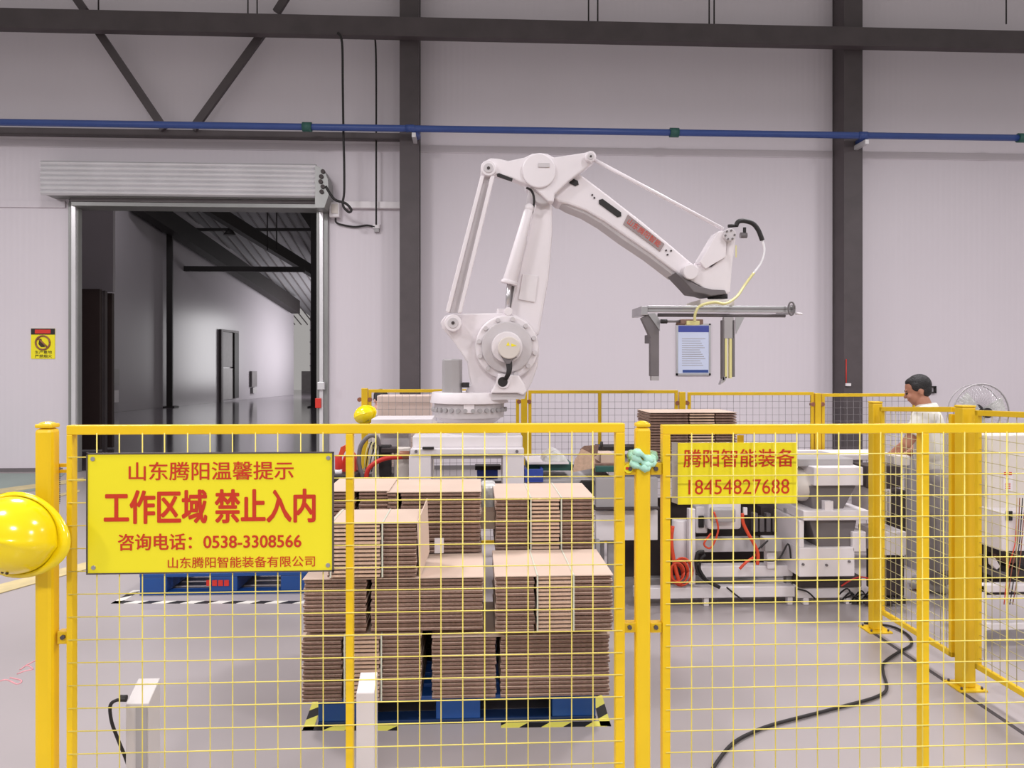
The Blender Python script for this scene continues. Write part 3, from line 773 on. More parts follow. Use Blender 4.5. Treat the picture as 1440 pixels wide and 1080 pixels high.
# frame body
body = [(655, 548), (662, 540), (659, 527), (657, 510), (648, 495), (636, 478), (622, 462), (619, 453), (626, 444), (637, 441.5), (700, 440), (722, 441), (742, 452), (755, 470), (759, 492), (756, 516), (748, 538), (738, 556), (725, 553), (692, 552), (690, 556), (655, 556)]
rp('link_frame', B().poly(body, YR + .02, YR + .30), 'robot', .012)
rp('link_frame_front', B().poly([(690, 553), (698, 536), (700, 525), (730, 528), (738, 540), (741, 550), (736, 556), (728, 553)], YR - .15, YR + .05), 'robot', .01)
rp('drive_disc', B().disc(713, 488, 45, YR - .06, YR + .04, 40), 'robot', .012)
rp('drive_ring', B().disc(713, 488, 36, YR - .09, YR - .05, 40), 'robot_g', .008)
for k in range(12):
    a = 2 * math.pi * k / 12 + .2; rp('ring_bolt', B().disc(713 + 40 * math.cos(a), 488 + 40 * math.sin(a), 3.2, YR - .085, YR - .05, 8), 'robot_g', 0)
rp('motor_flange', B().disc(713, 488, 22, YR - .16, YR - .08, 32), 'robot', .008)
rp('motor_cap', B().disc(716, 489, 16, YR - .21, YR - .15, 28, 14.5), 'cream', .008)
b = B(); b.loop([P(712, 486, YR - .212), P(717, 486, YR - .212), P(714.5, 480.5, YR - .212)], (0, .003, 0)); b.loop([P(719, 487.5, YR - .212), P(727, 486, YR - .212), P(719, 483, YR - .212)], (0, .003, 0)); rp('caution_mark', b, 'sign', 0)
rp('motor_bracket', B().poly([(702, 496), (728, 502), (722, 505), (717, 512), (712, 512), (706, 503)], YR - .2, YR - .12), 'grey_d', .004)
b = B()
for k in range(4): b.tube(spline([P(712 + k * 2.2, 508, YR - .18), P(714 + k * 1.5, 520, YR - .2), P(711 + k * 1.2, 530, YR - .19), P(706 + k * 1.5, 537, YR - .1)]), .008, 6)
rp('motor_cable', b, 'black', 0)
rp('cable_port', B().disc(708, 537, 9.5, YR - .165, YR - .14, 24), 'robot', .004); rp('cable_hole', B().disc(707, 537, 7, YR - .168, YR - .15, 20), 'black', 0)
rp('mount_bump', B().rect(699, 717, 434, 441, YR + .04, YR + .25), 'robot', .006)
# lower arm
rp('lower_arm', B().poly([(712, 445), (722, 410), (733, 360), (741, 332), (747, 298), (753, 278), (772, 272), (777, 292), (777, 330), (772, 392), (765, 430), (758, 472), (742, 470), (728, 455)], YR + .06, YR + .30), 'robot', .02)
rp('arm_cover', B().poly([(735, 385), (757, 388), (752, 425), (729, 421)], YR + .045, YR + .07), 'white', .003)
rp('arm_rib', B().poly([(713, 440), (717, 440), (741, 338), (738, 338)], YR + .035, YR + .08), 'white', .002)
# gas balancer
yb2 = YR - .02
a = P(716.5, 397, yb2); c = P(744, 293, yb2); 
rp('balancer_cylinder', B().cyl(a, c, R(10.2, 720, yb2), R(6.2, 740, yb2), 24), 'robot', .004)
dd_ = (c - a).normalized()
rp('balancer_collar', B().cyl(a - dd_ * .015, a + dd_ * .01, R(12, 720, yb2), n=24), 'robot', .003)
rp('balancer_head', B().ball(c, R(7, 744, yb2), 14, 10), 'robot', 0)
rp('balancer_rod', B().cyl(P(713, 436, yb2), a, R(3.4, 715, yb2), n=14), 'alu', 0)
rp('rod_bracket', B().poly([(719, 400), (724, 400), (718, 436), (714, 436)], yb2 + .04, yb2 + .07), 'grey_d', .002)
rp('rod_eye', B().disc(715, 438, 6, yb2 - .04, yb2 + .1, 16), 'robot', .004)
# head plate
head = [(676, 236), (680, 227), (690, 222), (702, 223), (715, 226), (738, 221), (748, 216), (760, 214.6), (770, 216), (779, 221), (822, 214.5), (831, 212), (838, 217), (838, 225), (820, 239), (799, 255), (780, 273), (779, 284), (771, 283), (761, 274), (749, 262), (735, 257), (721, 251), (699, 245), (690, 249), (680, 245)]
rp('upper_link_plate', B().poly(head, YR - .06, YR + .05), 'robot', .010)
rp('upper_link_core', B().poly([(735, 224), (790, 224), (800, 250), (779, 280), (765, 276), (742, 258)], YR + .05, YR + .33), 'robot', .01)
rp('upper_link_cap', B().disc(758, 240, 24, YR - .085, YR - .05, 32), 'robot', .008)
rp('elbow_joint', B().disc(764, 268, 19, YR - .02, YR + .34, 28), 'robot_g', .01)
rp('badge', B().rect(757, 773, 229, 235, YR - .094, YR - .084), 'robot_g', .002)
for (px, py, r_, n_) in ((687, 236, 11, 'pivot_boss'), (831, 219.5, 7.5, 'pivot_boss'), (637, 454, 12, 'pivot_boss')):
    rp(n_, B().disc(px, py, r_, YR - .11, YR + .08, 24), 'robot', .006); rp('pivot_ring', B().disc(px, py, r_ * .62, YR - .118, YR - .10, 20), 'robot_g', .002)
    rp('pivot_pin', B().disc(px, py, r_ * .2, YR - .124, YR - .10, 10), 'dark', 0)
rp('plate_slot', B().poly([(699, 244.5), (702, 243.5), (721, 251), (720, 254.5), (704, 249), (699, 247)], YR - .066, YR - .04), 'black', 0)
rp('arm_hose', B().tube(spline([P(740, 264, YR - .02), (P(746, 267, YR - .02)), P(750, 274, YR - .02), P(751, 285, YR - .02), P(748, 300, YR)]), R(1.6, 740, YR), 8), 'black', 0)
# parallel link
rp('link_rod', B().poly([(676, 246), (681.5, 247), (632, 440), (626.5, 438)], YR - .1, YR - .03), 'robot', .006)
rp('link_rod', B().poly([(690, 246), (696, 247), (649, 440), (643.5, 440)], YR - .1, YR - .03), 'robot', .006)
rp('link_web', B().poly([(680, 247), (691, 247), (645, 440), (631, 440)], YR - .05, YR - .03), 'robot_g', 0)
# forearm
fore = [(783, 262), (797, 247), (812, 243), (826, 252), (860, 278), (905, 313), (945, 346), (972, 369), (985, 378), (998, 392), (1000, 404), (985, 404), (968, 396), (952, 384), (915, 356), (880, 332), (850, 311), (824, 296), (800, 287), (786, 284), (779, 278)]
rp('forearm', B().poly(fore, YR + .03, YR + .28), 'robot', .014)
rp('forearm_lower_web', B().poly([(786, 284), (800, 286), (824, 295), (850, 310), (880, 331), (915, 355), (952, 383), (950, 390), (912, 361), (876, 337), (846, 315), (822, 301), (800, 292)], YR + .06, YR + .26), 'robot_g', .006)
def slot(p, q, wpx, nm='forearm_slot'):
    a = Vector((p[0], p[1])); c = Vector((q[0], q[1])); d = (c - a).normalized(); n = Vector((-d.y, d.x)) * wpx
    pts = [a - n, a - d * wpx * .8, a + n, c + n, c + d * wpx * .8, c - n]
    rp(nm, B().poly([(v.x, v.y) for v in pts], YR + .022, YR + .05), 'black', 0)
slot((845, 283), (871, 302), 4.2); slot((803, 254), (811, 258), 4)
for px, py in ((833, 274), (836, 278), (937, 352), (944, 352.5), (939, 358)): rp('screw', B().disc(px, py, 1.3, YR + .02, YR + .04, 8), 'dark', 0)
np_ = rp('name_plate', B().poly([(883, 301.5), (934.5, 343), (928.5, 353.5), (876.5, 315)], YR + .02, YR + .04), 'plate', 0)
# lettering set along the slanted plate
def slanted_text(s, p0, p1, hpx, y, m, parent):
    cu = bpy.data.curves.new('t', 'FONT'); cu.body = s; cu.size = 1
    to = bpy.data.objects.new('t', cu); COL.objects.link(to); bpy.context.view_layer.update()
    me = bpy.data.meshes.new_from_object(to.evaluated_get(bpy.context.evaluated_depsgraph_get())); bpy.data.objects.remove(to)
    xs = [v.co.x for v in me.vertices]; ys = [v.co.y for v in me.vertices]; a = P(*p0, y); c = P(*p1, y); d = c - a; L = d.length; d.normalize(); n = Vector((-d.z, 0, d.x)) if True else 0
    hh = R(hpx, p0[0], y); org = wloc(parent)
    for v in me.vertices:
        v.co = a + d * ((v.co.x - min(xs)) / (max(xs) - min(xs)) * L) + n * ((v.co.y - min(ys)) / (max(ys) - min(ys)) * hh) - org
    me.materials.clear(); me.materials.append(M[m]); o = bpy.data.objects.new('lettering', me); COL.objects.link(o); o.parent = parent
slanted_text('山东腾阳智能', (881, 314), (926, 348), 9, YR + .018, 'red', rb)
# upper tie rod
rp('tie_rod', B().cyl(P(834, 224, YR - .08), P(1017, 322, YR - .02), R(2.6, 900, YR), n=12), 'robot', 0)
# wrist
rp('wrist_fin', B().poly([(984, 368), (1009, 326), (1016, 324), (1022, 340), (1021, 361), (992, 378)], YR - .06, YR + .10), 'robot', .006)
rp('wrist_body', B().poly([(968, 375), (985, 372), (1000, 376), (1021, 358), (1022, 330), (1035, 332), (1034, 345), (1030, 372), (1027, 412), (1000, 413), (985, 402), (966, 392)], YR - .03, YR + .2), 'robot', .010)
rp('wrist_joint', B().disc(972, 382, 11, YR - .08, YR + .28, 24), 'robot', .008)
rp('wrist_head', B().disc(1027, 330, 9, YR - .1, YR + .2, 22), 'robot_g', .006)
for k in range(6): rp('ring_bolt', B().disc(1027 + 6.5 * math.cos(k), 330 + 6.5 * math.sin(k), 1.4, YR - .11, YR - .09, 6), 'grey_d', 0)
rp('cable_plug', B().cyl(P(1024, 318, YR - .02), P(1036, 317, YR - .02), R(2.5, 1030, YR), n=10), 'black', 0)
rp('cable_plug', B().cyl(P(1041, 331, YR - .02), P(1050, 331, YR - .02), R(4, 1045, YR), n=12), 'grey_d', 0); rp('cable_plug', B().cyl(P(1047, 331, YR - .02), P(1047, 320, YR - .02), R(2.2, 1045, YR), n=10), 'black', 0)
rp('black_conduit', B().tube(spline([P(1035, 318, YR - .02), P(1038, 312, YR - .02), P(1046, 310.5, YR - .02), P(1058, 314, YR - .02), P(1066, 323, YR - .02), P(1072, 338, YR - .02)]), R(3.3, 1050, YR), 10), 'black', 0)
rp('air_hose', B().tube(spline([P(1072, 338, YR - .02), P(1075, 352, YR - .02), P(1070, 370, YR - .03), P(1060, 384, YR - .05)]), R(1.5, 1050, YR), 8), 'hose_w', 0)
rp('air_hose', B().tube(spline([P(1060, 384, YR - .05), P(1048, 400, YR - .1), P(1036, 417, YR - .2), P(1020, 427, YR - .3), P(1005, 425, YR - .3), P(985, 430, YR - .3), P(978, 440, YR - .3), P(977, 452, YR - .28)]), R(1.9, 1020, YR), 8), 'hose_y', 0)
rp('tag_string', B().rect(1034.5, 1036, 345, 362, YR - .1, YR - .095), 'hose_y', 0)
rp('wrist_underside', B().poly([(950, 383), (966, 393), (985, 403), (1002, 407), (1020, 408), (1022, 413), (1000, 416), (990, 413), (976, 411), (968, 402)], YR - .05, YR + .22), 'grey_d', .006)
cg = P(1009, 416, YR + .08)
rp('tool_flange', B().cyl(cg + Vector((0, 0, .01)), cg - Vector((0, 0, .022)), R(14, 1009, YR), n=24), 'black', 0)
# gripper
gr_ = obj('gripper', B().rect(985, 1033, 421, 430, YR - .12, YR + .25), 'cream', rb, .006)
def gp_(name, b, m='alu', bev=.003): return obj(name, b, m, gr_, bev)
EYEOFF = None
def fixorg(o): return o
for yy in (YR - .14, YR + .12):
    b = B().rect(911, 1119, 430, 439, yy, yy + .04); gp_('rail', b, 'alu')
    b = B().rect(911, 1119, 433.5, 435, yy - .004, yy + .0); gp_('rail_groove', b, 'grey_d', 0)
    gp_('guide_rod', B().cyl(P(925, 443, yy + .05), P(1104, 444, yy + .05), R(2.6, 1000, yy), n=10), 'grey_d', 0)
gp_('end_plate', B().rect(902, 911, 430.5, 443, YR - .16, YR + .17), 'alu'); gp_('end_plate', B().rect(1116, 1119, 428, 441, YR - .16, YR + .17), 'alu')
b = B(); c = P(1113, 434, YR - .17); rr = R(9, 1113, YR); b.tube([c + Vector((rr * .5 * math.cos(a), 0, rr * math.sin(a))) for a in [2 * math.pi * i / 16 for i in range(17)]], .006, 6); gp_('hose_ring', b, 'grey_d', 0)
gp_('ball_end', B().cyl(P(1119, 441, YR - .1), P(1128, 441.5, YR - .1), .008, n=8), 'white', 0)
def claw(y):
    gp_('claw', B().poly([(902, 447), (912, 442), (927, 464), (927, 529), (915, 529), (915, 475)], y, y + .06), 'grey_d', .004)
    gp_('gusset', B().poly([(911, 441), (921, 440), (928, 450), (928, 465)], y - .01, y + .0), 'alu', 0)
    gp_('claw_foot', B().rect(916, 927, 529, 535, y, y + .05), 'grey', .002)
claw(YR - .14); claw(YR + .10)
gp_('claw_brace', B().rect(915, 927, 470, 482, YR - .08, YR + .12), 'grey_d')
def claw2(y):
    b = B(); b.rect(1016, 1019, 450, 535, y, y + .05); b.rect(1030, 1033.5, 450, 530, y, y + .05); gp_('claw', b, 'grey_d', .002)
    gp_('claw_web', B().rect(1018, 1032, 446, 476, y, y + .04), 'grey', .003)
    gp_('gusset', B().poly([(1034, 446), (1047, 446), (1035, 470)], y, y + .006), 'alu', 0)
    b = B(); b.rect(1019.5, 1023, 476, 532, y + .0, y + .03); b.rect(1026, 1029.5, 476, 532, y, y + .03); gp_('pad_strip', b, 'hose_y', .002)
    gp_('claw_tip', B().poly([(1017, 530), (1023, 529), (1020, 536), (1013, 541)], y, y + .05), 'alu', .002)
claw2(YR - .14); claw2(YR + .10)
gp_('push_cylinder', B().cyl(P(928, 452, YR - .2), P(958, 452, YR - .2), R(1.6, 940, YR), n=10), 'grey_d', 0)
gp_('rod_clevis', B().cyl(P(929, 452, YR - .2), P(938, 452, YR - .2), R(3, 940, YR), n=10), 'black', 0)
gp_('valve_block', B().rect(958, 989, 449, 456, YR - .24, YR - .1), 'edge', .003); gp_('valve_cover', B().rect(966, 984, 451, 457, YR - .26, YR - .2), 'hose_y', .003)

# ================================================================== CARTONS
def carton_mesh(w_, d_, h, kind, m1=.34, m2=.66):
    b = B(); t = h * .19
    def seg(x0, x1, two, y0=0.0):
        if two:
            b.mi = 1; b.box(x0, x1, y0, d_, 0, h * .5); b.box(x0, x1, y0 + .012, d_, h * .62, h * .74)
        else:
            b.mi = 2; b.box(x0, x1, y0 - .004, d_, 0, h * .55)
    g = .012
    if kind == 'fold':
        seg(0, w_ * m1 - g / 2, True); seg(w_ * m1 + g / 2, w_ * m2 - g / 2, False); seg(w_ * m2 + g / 2, w_, True)
    elif kind == 'slot':
        seg(0, w_ * m1 - g, True); seg(w_ * m1 + g, w_, True)
    else:
        seg(0, w_, False)
    bmesh.ops.recalc_face_normals(b.bm, faces=b.bm.faces[:])
    for f in b.bm.faces:
        if abs(f.normal.z) > .5: f.material_index = 0
    me = bpy.data.meshes.new('carton'); b.bm.to_mesh(me); b.bm.free()
    for k in ('kraft', 'edge', 'edge_l'): me.materials.append(M[k])
    return me
def bundle(pxa, pxc, ptop, pbot, y, depth, kind, lab, pitch=.0190, m1=.34, m2=.66, strap=True, topsheet=True, zbot=None, group='bundles of flat cartons on the near pallet'):
    a = P(pxa, pbot, y); c = P(pxc, ptop, y); z0 = a.z if zbot is None else zbot; z1 = c.z; W = c.x - a.x
    n = max(2, round((z1 - z0) / pitch)); h = (z1 - z0) / n
    t = thing('carton_bundle', (a.x, y, z0), lab, 'cartons', group)
    me = carton_mesh(W, depth, h, kind, m1, m2)
    for i in range(n):
        o = bpy.data.objects.new('carton', me); COL.objects.link(o); o.parent = t
        o.location = (random.uniform(-.004, .004), random.uniform(-.003, .004), i * h); o.rotation_euler = (0, 0, random.uniform(-.004, .004))
    if topsheet:
        b = B(); b.box(-.004, W + .004, -.006, depth, n * h - .003, n * h + .001)
        for v in b.bm.verts: v.co += wloc(t)
        obj('top_sheet', b, 'kraft', t)
    if strap:
        for f in (m1 + .01, m2 + .0):
            x = W * f; b = B(); b.box(x, x + .007, -.010, -.008, 0, n * h + .003); b.box(x, x + .007, -.010, depth, n * h + .002, n * h + .0035)
            for v in b.bm.verts: v.co += wloc(t)
            obj('strap', b, 'strap', t)
    return t
Y1 = 3.62
plz = .135
# bottom layer, second layer, top layer
bundle(425, 592, 892, 984, Y1, .52, 'fold', 'lowest bundle on the near pallet beside the dark gap, pale folds in the middle', zbot=plz)
bundle(608, 857, 891, 984, Y1 + .01, .52, 'slot', 'widest lowest bundle of brown cartons on the near pallet', m1=.37, zbot=plz, strap=False)
z2b = P(500, 900, Y1).z
bundle(427, 679, 811, 889, Y1 + .005, .45, 'slot', 'wide brown bundle in the second layer, half under the sign', m1=.36, strap=False)
bundle(697, 861, 808, 889, Y1 - .03, .50, 'fold', 'pale topped bundle at the open end of the near stack, green straps')
bundle(463, 586, 735, 812, Y1 - .02, .34, 'fold', 'upper bundle with a turned-down side flap just beside the warning sign', m1=.0, m2=.60)
b = B(); b.loop([P(586, 735, Y1 - .02), P(590, 811, Y1 + .02), P(603, 776, Y1 + .3), P(600, 701, Y1 + .32)], (.004, 0, 0)); 
tag(obj('loose_flap', b, 'kraft'), 'pale cardboard flap hanging down beside the upper bundle', 'cardboard')
Y2 = 4.15
zmid = P(760, 773, Y2).z
bundle(697, 835, 699, 778, Y2, .5, 'fold', 'back bundle at the open end of the stack, domed pale top sheet', pitch=.0215)
bundle(699, 833, 778, 985, Y2 + .02, .5, 'slot', 'bundle hidden low behind the open end of the stack', pitch=.03, zbot=plz, strap=False, topsheet=False)
bundle(545, 676, 691, 778, Y2 - .02, .45, 'plain2' if False else 'slot', 'dark brown bundle at the back centre of the near pallet', pitch=.022, m1=.12, strap=False)
bundle(458, 546, 690, 735, Y2 - .01, .45, 'slot', 'back bundle with a lifted top sheet behind the gate upright', pitch=.022, m1=.5, strap=False)
bundle(440, 678, 778, 985, Y2, .5, 'slot', 'large bundle hidden low at the back of the near pallet', pitch=.03, zbot=plz, strap=False, topsheet=False)
# notch label card between bundles
tag(obj('paper_slip', B().rect(611, 624, 757, 778, Y2 - .12, Y2 - .11), 'white'), 'small white slip standing between the bundles', 'paper')
b = B(); b.rect(675, 699, 720, 744, Y2 + .2, Y2 + .35); tag(obj('carton_block', b, 'kraft'), 'pale carton block in the gap between the two back bundles', 'box')
tag(obj('wrap_bag', B().rect(676, 698, 682, 722, Y2 + .4, Y2 + .6), 'plastic', None, .02), 'grey plastic wrapped block above the gap between bundles', 'bag')

def pallet(pxa, pxc, ybase, ytop_h, y, depth, lab, red=False):
    a = P(pxa, ybase, y); c = P(pxc, ybase, y); W = c.x - a.x; H = ytop_h
    t = thing('pallet', (a.x + W / 2, y, 0), lab, 'pallet', 'blue plastic pallets')
    n = 5
    b = B()
    for i in range(7): b.box(a.x, c.x, y + i * depth / 7, y + i * depth / 7 + depth / 9, H - .025, H)
    obj('deck', b, 'pallet', t, .003)
    for i, (f0, f1) in enumerate(((0, .16), (.42, .58), (.84, 1))):
        obj('block', B().box(a.x + W * f0, a.x + W * f1, y + .004, y + depth - .004, .02, H - .025), 'pallet', t, .006)
    obj('runner', B().box(a.x, c.x, y, y + .1, 0, .022), 'pallet_shade' if not red else 'pallet', t, .003); obj('runner', B().box(a.x, c.x, y + depth - .1, y + depth, 0, .022), 'pallet_shade', t, .003)
    return t
pallet(447, 838, 1010, plz, 3.66, 1.0, 'blue pallet under the stacked carton bundles')
yp2 = G(300, 836).y
t2 = pallet(196, 432, 836, P(300, 806, yp2).z, yp2, .9, 'empty blue pallet beyond the warning sign', True)
b = B(); 
for k in range(4): b.rect(290 + k * 8.4, 296.5 + k * 8.4, 816, 824, yp2 - .004, yp2 + .004)
obj('red_print', b, 'redp', t2)
# tape corners
def tape(pts, m, lab, wd=.05):
    b = B()
    for (p, q) in zip(pts[:-1], pts[1:]):
        d = (q - p).normalized(); n = Vector((-d.y, d.x, 0)) * wd / 2
        b.loop([p + n - d * wd * .5, q + n + d * wd * .5, q - n + d * wd * .5, p - n - d * wd * .5], (0, 0, .002))
    o = obj('hazard_tape', b, m); o['kind'] = 'structure'; o['label'] = lab
tape([G(455, 962), G(434, 1024), G(552, 1024)], 'tape', 'yellow and black hazard tape round the near corner of the loaded pallet')
tape([G(712, 1020), G(851, 1018), G(836, 964)], 'tape', 'yellow and black hazard tape round the open end corner of the pallet')
tape([G(190, 832), G(165, 847), G(425, 847)], 'tape2', 'black and white striped tape in front of the empty blue pallet', .06)

# ------------------------------------------------------------------ light-curtain posts
def post_sensor(pxa, pxc, ptop, y, m, lab, slant):
    a = P(pxa, ptop, y); c = P(pxc, ptop, y); t = thing('sensor_post', ((a.x + c.x) / 2, y, 0), lab, 'sensor post', 'low sensor posts on the floor')
    z = a.z; w_ = c.x - a.x
    b = B(); b.loop([(a.x, y, z - slant), (c.x, y, z - slant), (c.x, y + .12, z), (a.x, y + .12, z)], (0, 0, -.004)) if False else None
    b = B(); pts = [(a.x, y, .01), (a.x, y + .1, .01), (a.x, y + .1, z), (a.x, y, z - slant)]
    b.loop(pts, (w_, 0, 0)); obj('housing', b, m, t, .003)
    obj('foot_plate', B().box(a.x - .03, c.x + .03, y - .03, y + .13, 0, .01), 'alu', t)
    return t, a, c
sp1, a, c = post_sensor(177, 209, 970, 2.75, 'alup', 'grey aluminium sensor post with black cable behind the gate', .05)
obj('window_strip', B().box(a.x + .035, c.x - .004, 2.746, 2.75, .02, a.z - .06), 'grey', sp1)
obj('cable_plug', B().cyl(P(169, 982, 2.78), P(178, 982, 2.78), .012, n=10), 'black', sp1)
tag(obj('cable', B().tube(spline([P(175, 984, 2.74), P(163, 985, 2.72), P(155, 993, 2.72), P(157, 1015, 2.73), P(166, 1040, 2.74), P(178, 1070, 2.76), P(190, 1110, 2.8), P(196, 1190, 2.82)]), .006, 8), 'black'), 'black cable drooping from the grey sensor post', 'cable')
sp2, a, c = post_sensor(501, 526, 961, 2.75, 'white', 'white square sensor post beside the gate upright', .035)
# floor cable
pts = [G(*q, z=.012) for q in ((960, 1150), (1004, 1078), (1030, 1046), (1060, 1029), (1090, 1018), (1140, 1005), (1190, 992), (1232, 980), (1247, 968), (1242, 945), (1243, 932), (1262, 918), (1280, 908), (1281, 898), (1270, 888), (1250, 880), (1215, 876))]
tag(obj('cable', B().tube(spline(pts, 6), .008, 8), 'black'), 'long black cable snaking over the open floor inside the fence', 'cable')

# ================================================================== CONVEYOR LINE
YC = 5.35
cv = thing('conveyor', (P(1020, 860, YC).x, YC, 0), 'low white conveyor frame running along behind the phone sign', 'conveyor')
def cp(name, b, m='white', bev=.004, parent=cv): return obj(name, b, m, parent, bev)
cp('floor_beam', B().rect(893, 1118, 826, 841, YC, YC + .08)); cp('floor_beam', B().rect(893, 1118, 812, 822, YC + .7, YC + .78), 'grey')
for px in (990, 1108, 905): cp('leg', toz(px, px + 7, 840, YC + .01, YC + .06))
cp('upper_beam', B().rect(985, 1115, 796, 811, YC + .05, YC + .15)); cp('mid_beam', B().rect(975, 1100, 758, 776, YC + .35, YC + .45), 'white')
cp('side_panel', B().rect(838, 925, 672, 714, YC + .1, YC + .16), 'grey'); cp('side_panel', B().rect(838, 925, 718, 760, YC + .16, YC + .2), 'white')
cp('side_rail', B().rect(835, 928, 714, 717, YC + .06, YC + .2), 'dark'); cp('top_rail', B().rect(872, 1118, 666, 672, YC + .2, YC + .3), 'grey_d')
cp('frame_post', B().rect(969, 978, 716, 822, YC + .02, YC + .08)); cp('frame_post', B().rect(1106, 1116, 716, 822, YC + .1, YC + .16), 'grey')
cp('frame_post', B().rect(838, 844, 760, 826, YC + .1, YC + .16), 'grey'); cp('frame_post', B().rect(1079, 1092, 776, 800, YC + .03, YC + .1), 'white')
cp('back_panel', B().rect(872, 1118, 700, 826, YC + .8, YC + .84), 'dark', .004)
cp('belt', B().rect(872, 1118, 650, 668, YC + .32, YC + .9), 'grey_d', .01)
for k in range(7):
    x = P(880 + k * 36, 660, YC + .3).x; z = P(900, 665, YC + .3).z
    cp('roller', B().cyl((x, YC + .3, z), (x, YC + .9, z), .03, n=10), 'alu', 0)
c_ = P(962, 770, YC + .0)
cp('pressure_tank', B().cyl((c_.x, YC + .12, P(962, 792, YC).z), (c_.x, YC + .12, P(962, 735, YC).z), R(11, 962, YC), n=20), 'white', .008)
cp('gear_motor', B().rect(996, 1043, 700, 745, YC + .1, YC + .35), 'white', .02); cp('motor_body', B().rect(1003, 1035, 716, 735, YC + .02, YC + .12), 'grey', .01)
cp('motor_cover', B().rect(979, 995, 712, 750, YC + .2, YC + .3), 'white', .008); cp('switch_box', B().rect(983, 990, 726, 742, YC + .18, YC + .2), 'black', .002)
cp('junction_box', B().rect(1076, 1100, 757, 776, YC + .0, YC + .1), 'grey', .006); cp('relay_bank', B().rect(1070, 1112, 712, 757, YC + .3, YC + .4), 'dark', .006)
for k in range(5): cp('valve', B().rect(1060 + k * 9, 1066 + k * 9, 722 + (k % 2) * 5, 748, YC + .24, YC + .3), 'grey_d', .003)
cp('label_plate', B().rect(1046, 1051, 714, 724, YC - .02, YC), 'white', 0)
hoses = [([(1044, 722), (1045, 735), (1053, 752), (1062, 768), (1066, 780), (1065, 794)], .012, 'orange', 'red_hose', -.04),
         ([(1040, 800), (1050, 790), (1058, 785), (1066, 778)], .010, 'orange', 'red_hose', -.02),
         ([(946, 740), (944, 760), (947, 785), (950, 800), (955, 818)], .014, 'orange', 'red_hose', -.04),
         ([(990, 776), (981, 778), (979, 795), (984, 808), (996, 818), (1012, 826)], .013, 'black', 'black_hose', -.03),
         ([(992, 780), (986, 786), (984, 800), (992, 814)], .010, 'black', 'black_hose', -.05),
         ([(1000, 750), (990, 765), (1000, 770), (1010, 745), (1004, 720)], .007, 'orange', 'thin_hose', .0),
         ([(1022, 826), (1034, 836), (1045, 844)], .006, 'black', 'thin_hose', -.03),
         ([(1120, 828), (1135, 832), (1146, 842)], .006, 'black', 'thin_hose', -.03),
         ([(1070, 770), (1080, 760), (1060, 782), (1092, 788), (1108, 765), (1112, 785)], .006, 'black', 'thin_hose', -.03)]
for pp, r, m, nm, dy in hoses: cp(nm, B().tube(spline([P(x, y, YC + dy) for x, y in pp]), r, 7), m, 0)
for k in range(7):
    c0 = P(951 + (k % 3) * 4, 803 + (k // 3) * 3, YC - .02); rr = .05 + .012 * (k % 3)
    cp('hose_coil', B().tube([c0 + Vector((rr * math.cos(a), .01 * k - .03, rr * 1.3 * math.sin(a))) for a in [2 * math.pi * i / 20 for i in range(21)]], .006, 6), 'orange', 0)

# carton stack on conveyor
bundle(914, 1036, 580, 652, YC + .45, .45, 'fold', 'dark brown carton stack standing on the conveyor under the gripper', pitch=.021, strap=False, zbot=P(1000, 650, YC + .32).z + .002, group='carton stack on the conveyor', m1=.45, m2=.75)
# clutter on the belt between robot and post
def small(name, b, m, lab, cat, bev=.004): return tag(obj(name, b, m, None, bev), lab, cat)
yb3 = YC + .2
cr = thing('parts_crate', P(752, 676, yb3), 'open blue crate on the bench beside the robot pedestal', 'crate')
obj('crate_wall', B().rect(738, 764, 660, 676, yb3, yb3 + .02), 'bluemach', cr, .003); obj('crate_wall', B().rect(738, 764, 659, 676, yb3 + .25, yb3 + .27), 'bluemach', cr, .003)
a = P(738, 660, yb3); c = P(764, 676, yb3)
obj('crate_wall', B().box(a.x, a.x + .015, yb3 + .02, yb3 + .25, c.z, a.z), 'bluemach', cr); obj('crate_wall', B().box(c.x - .015, c.x, yb3 + .02, yb3 + .25, c.z, a.z), 'bluemach', cr); obj('crate_floor', B().box(a.x, c.x, yb3, yb3 + .27, c.z - .01, c.z), 'bluemach', cr)
cr = thing('parts_crate', P(685, 676, YR + .3), 'blue crate seen through the opening of the pedestal', 'crate')
obj('crate_wall', B().rect(671, 700, 661, 676, YR + .6, YR + .62), 'bluemach', cr, .003); obj('crate_lid', B().rect(668, 704, 655, 661, YR + .58, YR + .7), 'black', cr, .003)
# bench carrying crates & clutter
wb = thing('work_bench', (P(790, 850, YC + .25).x, YC + .3, 0), 'long grey bench between the robot pedestal and the carton stack', 'bench')
c = P(868, 677, YC + .15)
a = P(740, 677, YC + .15)
obj('bench_top', B().box(P(740, 677, YC + .15).x, c.x, YC + .22, YC + .9, a.z - .04, a.z - .002), 'grey', wb, .003)
for x in (P(742, 677, YC + .15).x, c.x - .05): obj('leg', B().box(x, x + .05, YC + .24, YC + .29, 0, a.z - .04), 'grey', wb)
for x in (P(742, 677, YC + .15).x, c.x - .05): obj('leg', B().box(x, x + .05, YC + .7, YC + .75, 0, a.z - .04), 'grey', wb)
def blob(pts, y, depth, m, name, lab, cat):
    b = B(); n0 = [P(px, py, y) for px, py in pts]; b.loop(n0, (0, depth, 0)); return tag(obj(name, b, m, None, .012), lab, cat)
blob([(764, 650), (768, 642), (776, 637), (780, 634), (788, 637), (796, 643), (800, 650)], YC + .3, .3, 'plastic', 'plastic_bag', 'crumpled white plastic bag on the bench beside the cartons', 'bag')
small('paper_sheet', B().rect(742, 800, 650, 653, YC + .28, YC + .7), 'white', 'white papers lying flat under the plastic bag', 'papers', .001)
